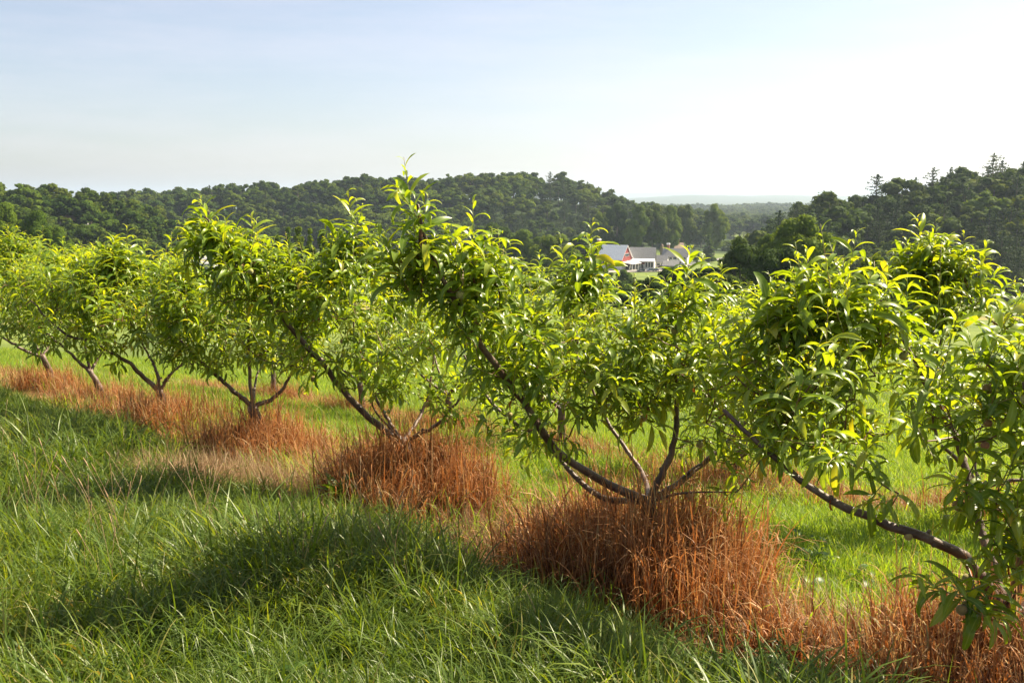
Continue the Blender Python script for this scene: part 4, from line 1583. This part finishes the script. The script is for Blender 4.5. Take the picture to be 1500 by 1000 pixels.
# ------------------------------------------------------------------ grass
def tuft(seed, n, h0, h1_, w0, w1, radius, lean, bend, seg=5, comb=0.0, seeds=0, curl=0.0):
    rng = np.random.default_rng(seed)
    hh = rng.uniform(h0, h1_, n)
    ww = rng.uniform(w0, w1, n)
    a = rng.uniform(0, 6.28, n)
    r = radius * np.sqrt(rng.uniform(0, 1, n))
    P0 = np.stack([r * np.cos(a), r * np.sin(a), np.full(n, -0.02)], 1)
    az = a + rng.normal(0, 1.3, n)
    az = np.where(rng.uniform(0, 1, n) < comb, rng.normal(0.0, 0.5, n), az)
    th0 = np.abs(rng.normal(0, lean, n))
    th1 = th0 + np.abs(rng.normal(bend, bend * 0.5, n)) + curl * (rng.uniform(0, 1, n) < 0.5)
    t = np.linspace(0, 1, seg + 1)
    th = th0[:, None] + (th1 - th0)[:, None] * t[None] ** (1.6 if not curl else 3.0)
    ds = (hh / seg)[:, None]
    hx = np.concatenate([np.zeros((n, 1)), np.cumsum(np.sin((th[:, 1:] + th[:, :-1]) / 2) * ds, 1)], 1)
    hz_ = np.concatenate([np.zeros((n, 1)), np.cumsum(np.cos((th[:, 1:] + th[:, :-1]) / 2) * ds, 1)], 1)
    dirx, diry = np.cos(az), np.sin(az)
    C = P0[:, None] + np.stack([hx * dirx[:, None], hx * diry[:, None], hz_], -1)
    wt = np.clip(1.0 - t ** 2.2, 0.05, 1)
    tw = rng.uniform(-0.9, 0.9, n)
    sd = np.stack([-np.sin(az + tw), np.cos(az + tw), np.zeros(n)], 1)
    L = C - sd[:, None] * (ww[:, None] * wt[None])[..., None] / 2
    R = C + sd[:, None] * (ww[:, None] * wt[None])[..., None] / 2
    V = np.stack([L, R], 2).reshape(-1, 3)
    m = seg + 1
    i = (np.arange(n) * m * 2)[:, None] + (np.arange(seg) * 2)[None]
    Q = np.stack([i, i + 1, i + 3, i + 2], -1).reshape(-1, 4)
    c = rng.uniform(0, 1, n)
    g = np.stack([np.repeat(c, m * 2), np.tile(np.repeat(t, 2), n), np.zeros(n * m * 2), np.ones(n * m * 2)], 1)
    return V, Q, g


def tuft_mesh(name, mat, *a, **k):
    V, Q, g = tuft(*a, **k)
    return mesh_np(name, V, Q, None, [mat], attrs={'gr': g})


def seed_heads(seed, n, h0, h1_):
    """thin stalks with a narrow seed head"""
    rng = np.random.default_rng(seed)
    paths = []
    for _ in range(n):
        a = rng.uniform(0, 6.28)
        h_ = rng.uniform(h0, h1_)
        b_ = np.array([rng.normal(0, .06), rng.normal(0, .06), 0])
        l_ = rng.uniform(0.1, 0.35) * h_
        P = smooth_path([b_, b_ + [math.cos(a) * l_ * .3, math.sin(a) * l_ * .3, h_ * .6], b_ + [math.cos(a) * l_, math.sin(a) * l_, h_]], 6)
        paths.append((P, np.full(len(P), 0.0011)))
        Pe = P[-1] + (P[-1] - P[-2]) / np.linalg.norm(P[-1] - P[-2]) * np.linspace(0, .07, 5)[:, None]
        paths.append((Pe, np.array([.001, .0035, .004, .003, .0008])))
    V, Q = tubes(paths, 4)
    c = np.full(len(V), rng.uniform(0.3, 1))
    return V, Q, np.stack([c, c * 0, c * 0, c * 0 + 1], 1)


G_long = [tuft_mesh('t', M_grass, 100 + i, 46, .12 + .012 * i, .34 + .03 * i, .005, .012, .16, .30, 1.2 + .05 * i, comb=0.12) for i in range(6)] + \
    [tuft_mesh('t', M_grass, 110 + i, 26, .30, .62, .007, .014, .14, .30, 1.9, seg=7, comb=0.3) for i in range(3)]
G_wide = [tuft_mesh('t', M_grass, 120 + i, 26, .16, .34, .008, .014, .10, .35, 1.1, comb=0.2) for i in range(4)]
G_short = [tuft_mesh('t', M_alley, 140 + i, 46, .08, .22, .004, .009, .14, .35, 0.9) for i in range(6)]
G_rust = [tuft_mesh('t', M_rust, 160 + i, 34, .16, .68, .0045, .011, .18, .17, 0.5, seg=9, curl=2.6) for i in range(7)]
G_rusts = [tuft_mesh('t', M_rust, 180 + i, 34, .06, .34, .0045, .010, .16, .35, 0.7, seg=7, curl=2.5) for i in range(5)]
G_strw = [tuft_mesh('t', M_straw, 200 + i, 40, .12, .34, .0025, .005, .16, 1.25, 0.35, seg=4) for i in range(4)]
sh = [seed_heads(220 + i, 5, .40, .70) for i in range(3)]
G_seed = [mesh_np('t', v, q, None, [M_straw], attrs={'gr': g}) for v, q, g in sh]

grng = np.random.default_rng(99)


def wedge(n, r0, r1, half=36, pow_=2.0):
    r = (grng.uniform(r0 ** pow_, r1 ** pow_, n)) ** (1 / pow_)
    a = np.radians(grng.uniform(-half, half, n))
    return r * np.sin(a), r * np.cos(a)


TR = np.array([(T_['G'][0], T_['G'][1]) for T_ in ALL])


TF = np.array([0.40, 1.0, 0.80, 0.78, 0.7, 0.5, 0.5, 0.4] + [0.5] * 10)[:len(ALL)]


def tree_prox(x, y):
    d = np.hypot(x[:, None] - TR[None, :, 0], y[:, None] - TR[None, :, 1])
    return np.max(TF[None] * np.exp(-(d / 0.92) ** 4), axis=1)


def scatter(name, x, y, s, protos, zs=None, yaw=None, tilt=0.10, **k):
    n = len(x)
    if zs is None:
        zs = s
    z = H(x, y)
    yaw = grng.uniform(0, 6.28, n) if yaw is None else yaw
    rot = np.stack([grng.normal(0, tilt, n), grng.normal(0, tilt, n), yaw], 1)
    return mk_scatter(name, np.stack([x, y, z], 1), rot, np.stack([s, s, zs], 1), grng.integers(0, len(protos), n), protos, kind='stuff', **k)


edge = lambda x, y: 0.16 * fnoise(x, y, 0.9, 31)
# meadow grass on the near side of the row
X1, Y1 = [], []
for n, r0, r1 in ((4600, 1.3, 6.5), (6500, 6.5, 13), (5200, 13, 26)):
    a_, b_ = wedge(n, r0, r1)
    X1.append(a_); Y1.append(b_)
x = np.concatenate(X1); y = np.concatenate(Y1)
p = rowp(x, y)
straw_patch = np.hypot((x + 2.35) / 0.75, (y - 7.2) / 0.45) < 1
ok = (p < -0.62 + edge(x, y)) & ~straw_patch
x, y = x[ok], y[ok]
d = np.hypot(x, y)
s = (0.80 + 0.36 * fnoise(x, y, 0.75, 32)) * (0.42 + 0.58 * sstep(0.0, 1.0, -0.6 - rowp(x, y))) * np.where(d > 13, 1.35, np.where(d > 6.5, 1.1, 1.0)) * grng.uniform(0.75, 1.2, len(x))
wind = 2.6 + 1.6 * fnoise(x, y, 0.9, 33) + grng.normal(0, 0.9, len(x))
scatter('meadow_grass', x, y, s, G_long, zs=s * (0.95 + 0.2 * fnoise(x, y, 0.8, 35)), yaw=wind)
x, y = wedge(2600, 1.3, 9)
p = rowp(x, y)
ok = (p < -0.55 + edge(x, y)) & (fnoise(x, y, 0.7, 36) > 0.1)
scatter('broad_grass', x[ok], y[ok], grng.uniform(0.7, 1.2, ok.sum()), G_wide)
x, y = wedge(260, 2.2, 10)
ok = (rowp(x, y) < -0.9) & (fnoise(x, y, 1.2, 37) > 0.0)
scatter('seed_stalks', x[ok], y[ok], grng.uniform(0.6, 1.0, ok.sum()), G_seed)

# alleys beyond the row, bright and shorter
X1, Y1 = [], []
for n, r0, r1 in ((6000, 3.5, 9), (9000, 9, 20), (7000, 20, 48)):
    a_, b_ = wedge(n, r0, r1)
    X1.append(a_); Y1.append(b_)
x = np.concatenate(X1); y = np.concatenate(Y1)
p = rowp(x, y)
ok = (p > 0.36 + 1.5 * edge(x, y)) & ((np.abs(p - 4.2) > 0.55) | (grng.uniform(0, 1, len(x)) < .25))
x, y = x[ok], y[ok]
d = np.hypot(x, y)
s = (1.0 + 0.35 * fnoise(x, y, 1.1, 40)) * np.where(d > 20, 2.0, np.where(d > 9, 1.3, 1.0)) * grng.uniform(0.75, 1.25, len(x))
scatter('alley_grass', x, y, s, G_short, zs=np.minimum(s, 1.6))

# killed grass strips, tall round the trunks
X1, Y1 = [], []
for n, r0, r1 in ((7000, 2.0, 9), (12000, 9, 22)):
    a_, b_ = wedge(n, r0, r1)
    X1.append(a_); Y1.append(b_)
x = np.concatenate(X1); y = np.concatenate(Y1)
p = rowp(x, y)
pp = np.where(p > 2.4, p - 4.2, p)
td = tree_prox(x, y)
ok = (np.abs(pp + 0.08) < 0.46 + 0.28 * np.minimum(td, 1) + 1.7 * edge(x, y))
x, y, pp, td = x[ok], y[ok], pp[ok], td[ok]
tall = td * (1 - 0.30 * np.abs(pp)) * (0.8 + 0.35 * fnoise(x, y, 0.35, 48))
# bare gaps with thatch at the front edge
gap = (fnoise(x, y, 0.5, 44) > 0.5) & (tall < 0.35) | ((pp < -0.42) & (fnoise(x, y, 0.6, 45) > 0.1) & (tall < 0.3))
xt, yt = x[~gap], y[~gap]
tl = tall[~gap]
big = tl > 0.30
sc_ = (0.55 + 0.72 * tl) * grng.choice([0.75, 1.0, 1.15], len(tl))
scatter('dead_grass', xt[big], yt[big], (sc_ * grng.uniform(0.8, 1.15, len(xt)))[big], G_rust, zs=(sc_ * 0.98 * grng.uniform(0.8, 1.15, len(xt)))[big])
sm = ~big & (grng.uniform(0, 1, len(tl)) < 0.88)
scatter('low_dead_grass', xt[sm], yt[sm], grng.uniform(0.8, 1.35, sm.sum()), G_rusts)
sub = grng.uniform(0, 1, len(x)) < 0.6
scatter('thatch', x[sub], y[sub], grng.uniform(0.7, 1.2, sub.sum()), G_strw, tilt=0.05)
sub = grng.uniform(0, 1, len(x)) < 0.04 + 0.32 * (fnoise(x, y, 0.7, 47) > 0.15) * (tall < 0.45)
scatter('strip_grass', x[sub], y[sub], grng.uniform(0.9, 1.9, sub.sum()), G_short)
# low broad leaved weeds between the blades
def weed(seed):
    rng = np.random.default_rng(seed)
    Vs, Qs, Gs, b = [], [], [], 0
    for i in range(11):
        V_, Q_, m_ = leaf_template(5, 0.9 + rng.uniform(0, .8), 0.36, 0.2, rng.normal(0, .3), 0.03, 0.7)
        a = i * 2.4 + rng.normal(0, .2)
        L_ = rng.uniform(0.08, 0.17)
        c_, s_ = math.cos(a), math.sin(a)
        Vr = np.stack([V_[:, 0] * c_ - V_[:, 1] * s_, V_[:, 0] * s_ + V_[:, 1] * c_, V_[:, 2]], 1) * L_
        Vr[:, 2] += rng.uniform(0, 0.12)
        Vs.append(Vr)
        Qs.append(Q_ + b)
        b += len(V_)
        Gs.append(np.full(len(V_), rng.uniform(0.1, 0.8)))
    g = np.concatenate(Gs)
    return mesh_np('t', np.concatenate(Vs), np.concatenate(Qs), None, [M_grass], attrs={'gr': np.stack([g, g * 0, g * 0, g * 0 + 1], 1)})


G_weed = [weed(300 + i) for i in range(4)]
x, y = wedge(900, 2.0, 12)
ok = (fnoise(x, y, 0.8, 60) > 0.15) & (np.abs(rowp(x, y)) > 0.4)
scatter('weeds', x[ok], y[ok], grng.uniform(0.45, 0.9, ok.sum()), G_weed)
# heap of cut straw in the meadow
n = 260
a_ = grng.uniform(0, 6.28, n)
r_ = np.sqrt(grng.uniform(0, 1, n))
scatter('cut_straw', -2.35 + np.cos(a_) * r_ * 0.8, 7.2 + np.sin(a_) * r_ * 0.5, grng.uniform(0.7, 1.3, n), G_strw, tilt=0.08)

# dock plant with broad leaves
c_ = gpt(482, 6.35)
e = empty('dock_plant', tuple(c_), 0, label='broad leaved dock plant in the grass beside the straw', cat='weed')
V_, Q_, mid_ = leaf_template(7, 1.0, 0.42, 0.2, 0.2, 0.03, 0.2)
dm = mesh_np('leaf', V_, Q_, None, [M_leaf], attrs={'lf': np.stack([mid_ * 0 + .0, mid_ * 0 + .0, mid_, mid_ * 0 + 1], 1)})
for i_ in range(9):
    o = obj('leaf', dm, e)
    s = random.uniform(.16, .27)
    o.scale = (s, s, s)
    o.rotation_euler = (0, random.uniform(-1.2, -.5), i_ * 2.4)
    o.location = (0, 0, .12)
print('OBJECTS', len(bpy.data.objects))
